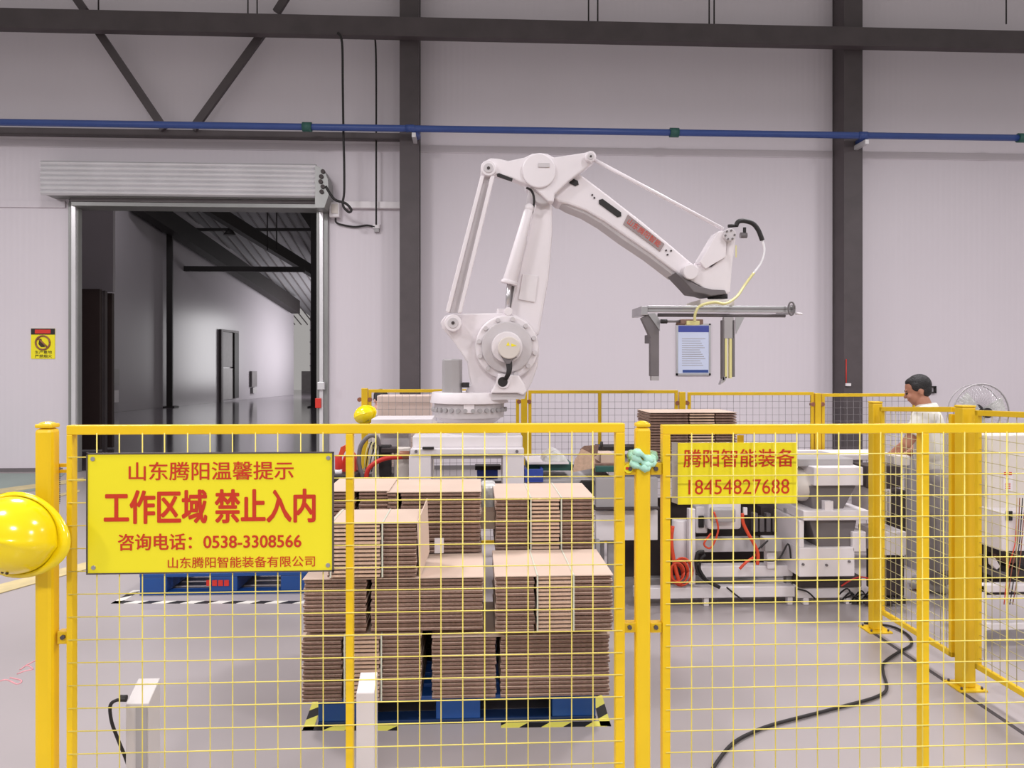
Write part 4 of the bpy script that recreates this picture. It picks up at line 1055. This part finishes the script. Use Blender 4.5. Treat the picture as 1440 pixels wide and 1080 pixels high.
small('tool_box', B().rect(742, 806, 653, 662, YC + .35, YC + .65), 'greenp', 'dark green tool tray under the papers on the bench', 'tray')
ob = thing('open_carton', P(835, 664, YC + .4), 'open brown carton with raised flaps on the bench', 'box')
obj('carton_body', B().rect(845, 866, 639, 652, YC + .35, YC + .7), 'kraft', ob, .003); obj('carton_base', B().rect(836, 866, 652, 664, YC + .3, YC + .8), 'edge', ob, .003)
obj('flap', B().poly([(816, 632), (822, 627), (842, 626), (840, 640), (830, 645), (822, 648)], YC + .32, YC + .335), 'edge', ob, .001); obj('flap', B().poly([(818, 631), (836, 640), (838, 658), (806, 664), (808, 648)], YC + .30, YC + .315), 'edge_l', ob, .001)
small('tool_case', B().rect(842, 905, 628, 634, YC + .6, YC + .8), 'black', 'black tools lying on top of the brown carton', 'tools')
small('small_bottle', B().cyl(P(846, 632, YC + .55), P(846, 621, YC + .55), .012, n=10), 'black', 'tiny dark bottle standing on the open carton', 'bottle', 0)
small('plastic_tray', B().rect(838, 870, 656, 664, YC + .22, YC + .28), 'greenp', 'green tray in front of the open carton', 'tray')
obj('cable_cover', B().poly([(816, 680), (818, 676), (830, 676), (836, 676), (836, 700), (824, 690)], YC + .19, YC + .23), 'black', wb, .004)

# hopper unit
hp = thing('hopper_machine', (P(1165, 850, YC - .1).x, YC - .1, 0), 'white hopper machine with a dark funnel in front of the man', 'machine')
yh = YC - .15
def hpp(n, b, m='white', bev=.006): return obj(n, b, m, hp, bev)
hpp('feed_box', B().rect(1145, 1214, 657, 683, yh, yh + .45)); hpp('feed_lid', B().rect(1122, 1200, 645, 656, yh + .1, yh + .6), 'grey')
hpp('funnel', B().poly([(1138, 683), (1204, 683), (1185, 718), (1144, 718)], yh + .05, yh + .4), 'grey_d'); hpp('funnel_latch', B().rect(1160, 1172, 705, 718, yh + .0, yh + .06), 'white', .002)
hpp('shelf_plate', B().rect(1130, 1222, 718, 732, yh - .02, yh + .5)); hpp('neck', B().poly([(1138, 732), (1205, 732), (1196, 770), (1150, 770)], yh + .03, yh + .4), 'grey_d')
hpp('lower_cabinet', B().rect(1124, 1202, 770, 811, yh, yh + .45)); hpp('cabinet_side', B().rect(1124, 1131, 732, 771, yh, yh + .45)); hpp('cabinet_side', B().rect(1199, 1218, 748, 776, yh, yh + .3))
hpp('dome_cover', B().ball(P(1126, 680, yh + .25), (R(26, 1126, yh), .2, R(25, 1126, yh)), 20, 12), 'cream', 0)
hpp('floor_beam', B().rect(1121, 1212, 826, 841, yh + .15, yh + .2)); hpp('shade_block', B().rect(1124, 1212, 811, 826, yh + .12, yh + .4), 'dark')  # dark block added to stand for the shaded gap between cabinet and beam
for px in (1130, 1190): hpp('leg', toz(px, px + 8, 841, yh + .15, yh + .2)); hpp('leg', toz(px, px + 8, 811, yh + .35, yh + .4))
for px, py in ((1130, 794), (1163, 795), (1195, 790)): hpp('knob', B().disc(px, py, 1.8, yh - .012, yh, 8), 'grey_d', 0)
# white table line
tb = thing('outfeed_table', (P(1215, 700, YC + .7).x, YC + .9, 0), 'long white table edge reaching behind the hopper to the man', 'table')
obj('table_top', B().rect(1040, 1262, 640, 647, YC + .98, YC + 1.4), 'white', tb, .004)
for px in (1045, 1250): obj('leg', toz(px, px + 7, 647, YC + 1.0, YC + 1.06), 'white', tb); 
for px in (1045, 1250): obj('leg', toz(px, px + 7, 647, YC + 1.33, YC + 1.39), 'white', tb)
# machine the man works at
ym = 5.26
mm = thing('gluing_machine', (P(1250, 850, ym).x, ym + .2, 0), 'dark machine with white drum casing in front of the man', 'machine')
def mp2(n, b, m='white', bev=.006): return obj(n, b, m, mm, bev)
mp2('head_block', B().rect(1218, 1268, 655, 686, ym + .1, ym + .3), 'dark'); mp2('white_hood', B().rect(1257, 1280, 641, 655, ym + .25, ym + .4), 'cream')
mp2('ribbed_drum', B().rect(1226, 1253, 688, 728, ym + .1, ym + .4)); 
for k in range(6): mp2('drum_rib', B().rect(1228 + k * 4.2, 1229.5 + k * 4.2, 690, 726, ym + .09, ym + .1), 'grey', 0)
mp2('casing', B().rect(1240, 1275, 748, 781, ym, ym + .3)); mp2('upper_casing', B().rect(1226, 1240, 744, 762, ym + .1, ym + .3)); mp2('base_cabinet', B().rect(1243, 1272, 782, 838, ym + .05, ym + .3), 'dark')
mp2('frame_bar', B().rect(1216, 1275, 842, 850, ym + .02, ym + .05), 'dark'); mp2('column', B().rect(1254, 1275, 690, 748, ym + .25, ym + .4), 'dark'); mp2('column', B().rect(1238, 1243, 688, 850, ym + .05, ym + .1), 'cream')
mp2('leg', toz(1246, 1256, 838, ym + .12, ym + .2), 'dark'); mp2('leg', toz(1262, 1272, 838, ym + .2, ym + .27), 'dark')
b = B()
for k in range(9):
    x0 = 1178 + k * 5; b.tube(spline([P(x0, 838 + (k * 7) % 11, ym + .1), P(x0 + 14, 828 + (k * 5) % 17, ym + .05), P(x0 + 26, 846 + (k * 3) % 9, ym + .12), P(x0 + 45, 852, ym + .1)]), .006, 5)
o = tag(obj('cable_tangle', b, 'black'), 'tangle of black cables on the floor behind the side fence post', 'cables'); 
small('red_rope', B().tube(spline([P(1183, 824, ym), P(1200, 814, ym), P(1216, 812, ym), P(1240, 822, ym)]), .006, 6), 'redh', 'thin red rope looped over the cables beside the hopper', 'rope', 0)
blob([(1184, 844), (1183, 834), (1192, 828), (1212, 830), (1216, 842), (1210, 848)], ym + .1, .15, 'plastic', 'plastic_bag', 'clear plastic bag on the floor beside the side fence post', 'bag')
# cream tall cabinet to the right of the man
cc = thing('control_cabinet', (P(1325, 850, 6.1).x, 6.1, 0), 'tall cream control cabinet directly behind the side fence', 'cabinet')
obj('cabinet_body', B().rect(1300, 1341, 608, 812, 6.1, 6.4), 'grey', cc, .008); obj('cabinet_door', B().rect(1303, 1338, 614, 800, 6.08, 6.1), 'cream', cc, .004)
obj('cabinet_foot', B().box(P(1305, 700, 6.12).x, P(1339, 700, 6.12).x, 6.12, 6.38, 0, P(1320, 812, 6.1).z), 'dark', cc); obj('door_handle', B().rect(1320, 1323, 700, 725, 6.06, 6.08), 'redh', cc, .004)

# right-hand packing table
yk = 4.45
tk = thing('packing_machine', (P(1420, 900, yk).x, yk + .3, 0), 'packing machine with pale panels and white legs at the picture edge', 'machine')
def kp(n, b, m='white', bev=.006): return obj(n, b, m, tk, bev)
kp('large_panel', B().rect(1389, 1490, 612, 718, yk + .15, yk + .6), 'cream'); kp('instruction_label', B().rect(1411, 1424, 664, 691, yk + .145, yk + .15), 'white', 0)
kp('label_print', B().rect(1412, 1423, 664, 668, yk + .143, yk + .146), 'red', 0); 
for k in range(3): kp('label_print', B().rect(1414, 1421, 680 + k * 3, 681.4 + k * 3, yk + .143, yk + .146), 'red', 0)
kp('control_head', B().rect(1409, 1490, 720, 775, yk, yk + .4), 'white'); kp('head_slot', B().rect(1416, 1424, 719, 732, yk - .01, yk), 'black', 0)
kp('black_upright', B().rect(1376, 1387, 632, 835, yk + .45, yk + .52), 'dark'); kp('dark_core', B().rect(1388, 1490, 718, 825, yk + .4, yk + .5), 'dark')
kp('table_rail', B().rect(1372, 1490, 822, 833, yk, yk + .06)); kp('table_rail', B().rect(1386, 1490, 876, 886, yk, yk + .06)); kp('leg', toz(1371, 1386, 822, yk, yk + .09)); kp('leg', toz(1480, 1494, 822, yk, yk + .09))
kp('leg', toz(1371, 1384, 822, yk + .45, yk + .52), 'grey'); kp('spring_clip', B().poly([(1395, 786), (1400, 785), (1407, 797), (1402, 801), (1396, 795)], yk + .1, yk + .14), 'white', .002)
kp('table_shelf', B().rect(1388, 1490, 833, 836, yk + .05, yk + .55), 'dark', 0)
for k in range(4): kp('thin_hose', B().tube(spline([P(1430 + k * 4, 700, yk - .02), P(1428 + k * 3, 760, yk - .03), P(1418 + k * 5, 800, yk - .04), P(1412 + k * 4, 850, yk)]), .003, 5), ['orange', 'copper', 'black', 'copper'][k], 0)
for k in range(8): kp('drive_part', B().rect(1392 + (k * 13) % 40, 1404 + (k * 13) % 40, 728 + k * 11, 737 + k * 11, yk + .25, yk + .4), ['dark', 'edge', 'black', 'grey_d'][k % 4], .006)

# fan
fy = 6.6
fc = P(1380, 580, fy); fr = R(40, 1380, fy)
fn = thing('standing_fan', (fc.x, fy + .1, 0), 'round wire-guarded standing fan beside the cream cabinet', 'fan')
def fp(n, b, m='grey', bev=0): return obj(n, b, m, fn, bev)
circ = lambda r, dy, n=40: [fc + Vector((r * math.cos(2 * math.pi * i / n), dy, r * math.sin(2 * math.pi * i / n))) for i in range(n + 1)]
fp('guard_rim', B().tube(circ(fr, 0), .007, 6), 'grey'); fp('guard_rim', B().tube(circ(fr * .97, .1), .005, 6), 'grey')
b = B()
for k in range(44):
    a = 2 * math.pi * k / 44
    for s_ in (-1, 1):
        p0 = fc + Vector((fr * math.cos(a), 0, fr * math.sin(a))); p1 = fc + Vector((fr * .6 * math.cos(a), s_ * .06, fr * .6 * math.sin(a))); p2 = fc + Vector((.05 * math.cos(a), s_ * .08, .05 * math.sin(a)))
        b.tube([p0, p1, p2], .0012, 4)
o = fp('guard_wires', b, 'alu'); o['kind'] = 'stuff'
fp('hub', B().cyl(fc + Vector((0, -.09, 0)), fc + Vector((0, -.07, 0)), .045, n=18), 'steel_d'); fp('motor', B().cyl(fc + Vector((0, .06, -.0)), fc + Vector((0, .2, 0)), .07, .06, 18), 'steel_d')
for k in range(3):
    a = 2 * math.pi * k / 3 + .4; d = Vector((math.cos(a), 0, math.sin(a))); n = Vector((-math.sin(a), 0, math.cos(a)))
    b = B(); b.loop([fc + d * .03 - n * .02, fc + d * fr * .85 - n * .07, fc + d * fr * .9 + n * .05, fc + d * .03 + n * .03], (0, .004, 0)); fp('blade', b, 'plastic')
fp('pole', B().cyl((fc.x, fy + .13, .03), (fc.x, fy + .13, fc.z), .016, n=12), 'steel_d'); fp('base', B().cyl((fc.x, fy + .13, 0), (fc.x, fy + .13, .03), .22, .2, 28), 'steel_d'); fp('switch_box', B().box(fc.x - .04, fc.x + .04, fy + .07, fy + .12, fc.z - .45, fc.z - .33), 'white')

# ------------------------------------------------------------------ behind-the-gate bench on the robot's other side
yq = 6.1
eb = thing('utility_cabinet', (P(560, 700, yq).x, yq + .2, 0), 'white equipment cabinet with coiled hoses beside the pedestal', 'cabinet')
def ep(n, b, m='white', bev=.006): return obj(n, b, m, eb, bev)
ep('cabinet_body', B().box(P(500, 700, yq).x, P(580, 700, yq).x, yq + .1, yq + .5, 0, P(540, 668, yq).z), 'grey_d'); ep('top_box', B().rect(531, 575, 604, 632, yq + .3, yq + .5), 'white')
ep('paper_pile', B().rect(522, 608, 589, 597, yq + .1, yq + .5), 'white', .006); ep('shelf_board', B().rect(516, 612, 597, 603, yq + .1, yq + .5), 'cream'); ep('shelf_leg', toz(518, 524, 603, yq + .4, yq + .46), 'cream'); ep('shelf_leg', toz(604, 610, 603, yq + .4, yq + .46), 'cream')
ep('black_terminal', B().rect(533, 549, 627, 670, yq, yq + .1), 'black'); ep('terminal_fins', B().rect(536, 558, 630, 637, yq - .02, yq + .1), 'dark'); ep('grey_drum', B().cyl((P(565, 700, yq).x, yq + .05, P(565, 680, yq).z), (P(565, 700, yq).x, yq + .05, P(565, 630, yq).z), R(12, 565, yq), n=20), 'cream')
ep('copper_fitting', B().cyl(P(562, 640, yq - .08), P(576, 640, yq - .08), R(6, 565, yq), n=14), 'copper'); ep('pipe_stub', B().rect(523, 534, 606, 674, yq + .05, yq + .12), 'cream')
ep('grey_hose', B().tube(spline([P(509, 672, yq - .1), P(505, 650, yq - .1), P(507, 628, yq - .1), P(518, 614, yq - .1), P(529, 614, yq - .1), P(533, 626, yq - .08)]), R(3, 510, yq), 8), 'grey_d', 0)
ep('red_hose', B().tube(spline([P(515, 672, yq - .14), P(518, 660, yq - .14), P(529, 650, yq - .14), P(545, 644, yq - .12), P(562, 643, yq - .1), P(570, 640, yq - .08)]), R(3.2, 510, yq), 8), 'redh', 0)
for k in range(6): ep('thin_wire', B().tube(spline([P(512 + k * 2, 664, yq - .05), P(514 + k * 3, 640, yq - .08), P(520 + k * 2.5, 622, yq - .06), P(526 + k * 1.5, 640 + k * 4, yq - .04)]), .004, 5), ['hose_y', 'black', 'hose_y', 'black', 'hose_w', 'black'][k], 0)
# dark stand and red bottle
small('dark_stand', B().box(P(462, 700, yq - .3).x, P(500, 700, yq - .3).x, yq - .3, yq - .02, 0, P(480, 668, yq - .3).z), 'steel_d', 'dark low stand under the red bottle', 'stand', .008)
bt = thing('spray_bottle', P(476, 667, yq - .2), 'red spray bottle with white foot on the dark stand', 'bottle')
c = P(476, 660, yq - .2); r = R(5, 476, yq - .2)
obj('bottle_body', B().cyl((c.x, c.y, P(476, 660, yq - .2).z), (c.x, c.y, P(476, 640, yq - .2).z), r, n=16), 'redp', bt, .004); obj('bottle_foot', B().cyl((c.x, c.y, P(476, 668, yq - .2).z), (c.x, c.y, P(476, 660, yq - .2).z), r, n=16), 'white', bt)
obj('spray_head', B().poly([(476, 640), (479, 629), (485, 626), (488, 632), (484, 636), (482, 641)], yq - .22, yq - .18), 'orange', bt, .003)
small('red_jug', B().poly([(480, 668), (480, 650), (484, 640), (496, 638), (500, 646), (500, 668)], yq - .12, yq + .0), 'redp', 'squat red jug partly behind the gate upright', 'jug', .01)
# pink-cream carton behind the fence near helmet
small('cream_crate', B().box(P(530, 600, 7.15).x, P(606, 600, 7.15).x, 7.15, 7.4, 0, P(560, 556, 7.15).z), 'pink', 'tall pinkish cream crate behind the far fence beside the robot', 'crate', .01)

# ================================================================== PEOPLE
def capsule(b, p, q, r0, r1, n=14, flat=1.0):
    p = Vector(p); q = Vector(q); b.cyl(p, q, r0, r1, n); b.ball(p, r0, 14, 10); b.ball(q, r1, 14, 10)
def remesh(o, vs, it=3, smooth=True):
    md = o.modifiers.new('r', 'REMESH'); md.mode = 'VOXEL'; md.voxel_size = vs; md.use_smooth_shade = True
    if it: sm = o.modifiers.new('s', 'SMOOTH'); sm.iterations = it; sm.factor = .5
def person(base, H, yaw, lab, pose, mats, group=None):
    """yaw: direction faced. Local axes: +X forward, +Y to the person's left, Z up. 1 unit = stature H."""
    t = thing('person', base, lab, 'person')
    rot = Matrix.Rotation(yaw, 3, 'Z')
    L = lambda x, y, z: Vector(base) + rot @ (Vector((x, y, z)) * H)
    lean = pose.get('lean', .03)
    hipL, hipR = L(0, .052, .52), L(0, -.052, .52)
    shL, shR = L(lean, .112, .815), L(lean, -.112, .815)
    neck = L(lean + .005, 0, .85); hd = L(lean + .035, 0, .925)
    kn = [L(.012, .055, .285), L(.0, -.055, .285)]; an = [L(-.01, .06, .045), L(-.015, -.06, .045)]
    el = [L(*pose['elL']), L(*pose['elR'])]; wr = [L(*pose['wrL']), L(*pose['wrR'])]
    b = B(); s = H
    # torso
    capsule(b, L(0, 0, .54), L(lean * .4, 0, .63), .085 * s, .078 * s); capsule(b, L(lean * .4, .03, .66), L(lean, .05, .78), .07 * s, .066 * s); capsule(b, L(lean * .4, -.03, .66), L(lean, -.05, .78), .07 * s, .066 * s)
    capsule(b, shL, shR, .040 * s, .040 * s); capsule(b, L(lean - .005, 0, .80), neck + (hd - neck) * .4, .042 * s, .034 * s)
    for h_, k_, a_ in ((hipL, kn[0], an[0]), (hipR, kn[1], an[1])):
        capsule(b, h_, k_, .055 * s, .036 * s); capsule(b, k_, a_, .034 * s, .023 * s)
        capsule(b, a_ + Vector((0, 0, -.02 * s)), a_ + rot @ Vector((.10 * s, 0, -.028 * s)), .024 * s, .017 * s)
    for s_, e_, w_ in ((shL, el[0], wr[0]), (shR, el[1], wr[1])):
        capsule(b, s_, e_, .031 * s, .024 * s); capsule(b, e_, w_, .024 * s, .015 * s)
        d = (w_ - e_).normalized(); side = d.cross(Vector((0, 0, 1))).normalized(); nn = side.cross(d)
        palm = w_ + d * .045 * s
        capsule(b, w_ + side * .006 * s, palm + side * .012 * s, .012 * s, .011 * s); capsule(b, w_ - side * .006 * s, palm - side * .012 * s, .012 * s, .011 * s)
        for k, ln in enumerate((.036, .042, .039, .030)):
            o_ = palm + side * (.018 - .012 * k) * s; k1 = o_ + (d * .9 - nn * .25).normalized() * ln * .55 * s; k2 = k1 + (d * .5 - nn * .8).normalized() * ln * .5 * s
            capsule(b, o_, k1, .0056 * s, .005 * s, 8); capsule(b, k1, k2, .005 * s, .0042 * s, 8)
        th0 = w_ + side * .014 * s + d * .012 * s; th1 = th0 + (d * .6 + side * .6 - nn * .4).normalized() * .028 * s
        capsule(b, th0, th1, .007 * s, .006 * s, 8); capsule(b, th1, th1 + (d * .9 - nn * .4).normalized() * .02 * s, .006 * s, .0048 * s, 8)
    # head: cranium, jaw, nose, brow, lips, ears
    hr = Matrix.Rotation(yaw + pose.get('turn', 0), 3, 'Z') @ Matrix.Rotation(pose.get('nod', .2), 3, 'Y')
    hl = lambda x, y, z: hd + hr @ (Vector((x, y, z)) * H)
    b.ball(hl(-.006, 0, .018), (.056 * s, .045 * s, .055 * s), 24, 16, hr); b.ball(hl(.018, 0, -.016), (.036 * s, .036 * s, .045 * s), 20, 14, hr)
    b.ball(hl(.030, 0, -.046), (.016 * s, .018 * s, .013 * s), 12, 8, hr); capsule(b, hl(.050, 0, .008), hl(.060, 0, -.012), .005 * s, .0075 * s, 8)
    capsule(b, hl(.047, .018, .014), hl(.047, -.018, .014), .007 * s, .007 * s, 8); capsule(b, hl(.050, .010, -.030), hl(.050, -.010, -.030), .005 * s, .005 * s, 8)
    for sy in (-1, 1): b.ball(hl(-.008, sy * .046, -.004), (.011 * s, .006 * s, .018 * s), 10, 8, hr); b.ball(hl(.045, sy * .024, -.012), (.010 * s, .012 * s, .012 * s), 10, 8, hr)
    o = obj('body', b, mats[0], t); remesh(o, .0065, 3)
    # eyes and brows
    for sy in (-1, 1):
        obj('eye', B().ball(hl(.049, sy * .018, .003), (.006 * s, .009 * s, .0045 * s), 10, 8, hr), 'black', t)
        bb = B(); capsule(bb, hl(.052, sy * .010, .016), hl(.046, sy * .028, .015), .0028 * s, .002 * s, 6); obj('eyebrow', bb, 'hair', t)
    # hair
    b = B(); b.ball(hl(-.013, 0, .027), (.055 * s, .048 * s, .052 * s), 24, 16, hr); b.ball(hl(-.027, 0, .002), (.034 * s, .041 * s, .040 * s), 20, 14, hr); b.ball(hl(.006, 0, .050), (.036 * s, .036 * s, .022 * s), 18, 12, hr)
    for sy in (-1, 1): b.ball(hl(-.005, sy * .040, .022), (.028 * s, .010 * s, .024 * s), 12, 8, hr)
    o = obj('hair', b, mats[1], t); remesh(o, .006, 2)
    # shirt
    b = B(); g = .012 * s
    capsule(b, L(0, 0, .55), L(lean * .4, 0, .64), .088 * s, .084 * s); capsule(b, L(lean * .4, .03, .66), L(lean, .052, .785), .078 * s, .072 * s); capsule(b, L(lean * .4, -.03, .66), L(lean, -.052, .785), .078 * s, .072 * s)
    capsule(b, shL, shR, .050 * s, .050 * s); b.cyl(L(lean - .005, 0, .82), L(lean, 0, .868), .062 * s, .044 * s, 18)
    for s_, e_ in ((shL, el[0]), (shR, el[1])): b.ball(s_, .045 * s, 14, 10); b.cyl(s_, s_ + (e_ - s_) * .68, .045 * s, .043 * s, 16)
    for k in range(6): capsule(b, L(-.05 + .02 * k, .06 - .024 * k, .56 + .012 * k), L(-.04 + .02 * k, .07 - .026 * k, .60 + .02 * k), .03 * s, .02 * s, 8)
    o = obj('shirt', b, mats[2], t); remesh(o, .008, 3)
    b = B(); capsule(b, L(0, 0, .545), L(0, 0, .515), .078 * s, .076 * s); 
    for h_, k_, a_ in ((hipL, kn[0], an[0]), (hipR, kn[1], an[1])):
        capsule(b, h_, k_, .064 * s, .048 * s); b.cyl(k_, a_ + Vector((0, 0, .0)), .048 * s, .040 * s, 16); b.ball(a_ + Vector((0, 0, .05 * s)), .042 * s, 12, 8); b.ball(k_ + Vector((0, 0, -.06 * s)), .050 * s, 12, 8)
    o = obj('trousers', b, mats[3], t); remesh(o, .009, 2)
    for a_ in an:
        b = B(); f = rot @ Vector((1, 0, 0)); q = a_ + Vector((0, 0, -.021 * s)); capsule(b, q - f * .018 * s, q + f * .105 * s, .026 * s, .021 * s); b.ball(q + Vector((0, 0, .01 * s)), .030 * s, 12, 8)
        b.box(0, 0, 0, 0, 0, 0) if False else None
        for v in b.bm.verts: v.co.z = max(v.co.z, base[2] + .002)
        o = obj('shoe', b, mats[4], t); remesh(o, .007, 1)
    return t
mb = Vector(G(1318, 829)); mb.z = 0
person((mb.x, mb.y, 0), 1.63, math.radians(180 - 32), 'man in pale shirt and grey trousers standing at the machine, looking down',
       dict(lean=.045, nod=.30, turn=.1, elL=(.125, .150, .685), wrL=(.245, .11, .575), elR=(.075, -.14, .655), wrR=(.19, -.08, .57)), ('skin', 'hair', 'shirt', 'pants', 'shoe'))
wb_ = P(524, 560, 7.9)
person((wb_.x + .0, 7.9, 0), 1.46, math.radians(-20), 'dark-haired worker mostly hidden behind the far fence post and small helmet',
       dict(lean=.03, nod=.35, turn=-.5, elL=(.08, .13, .66), wrL=(.2, .08, .6), elR=(.08, -.13, .66), wrR=(.2, -.08, .6)), ('skin2', 'hair', 'shirt', 'pants', 'shoe'))
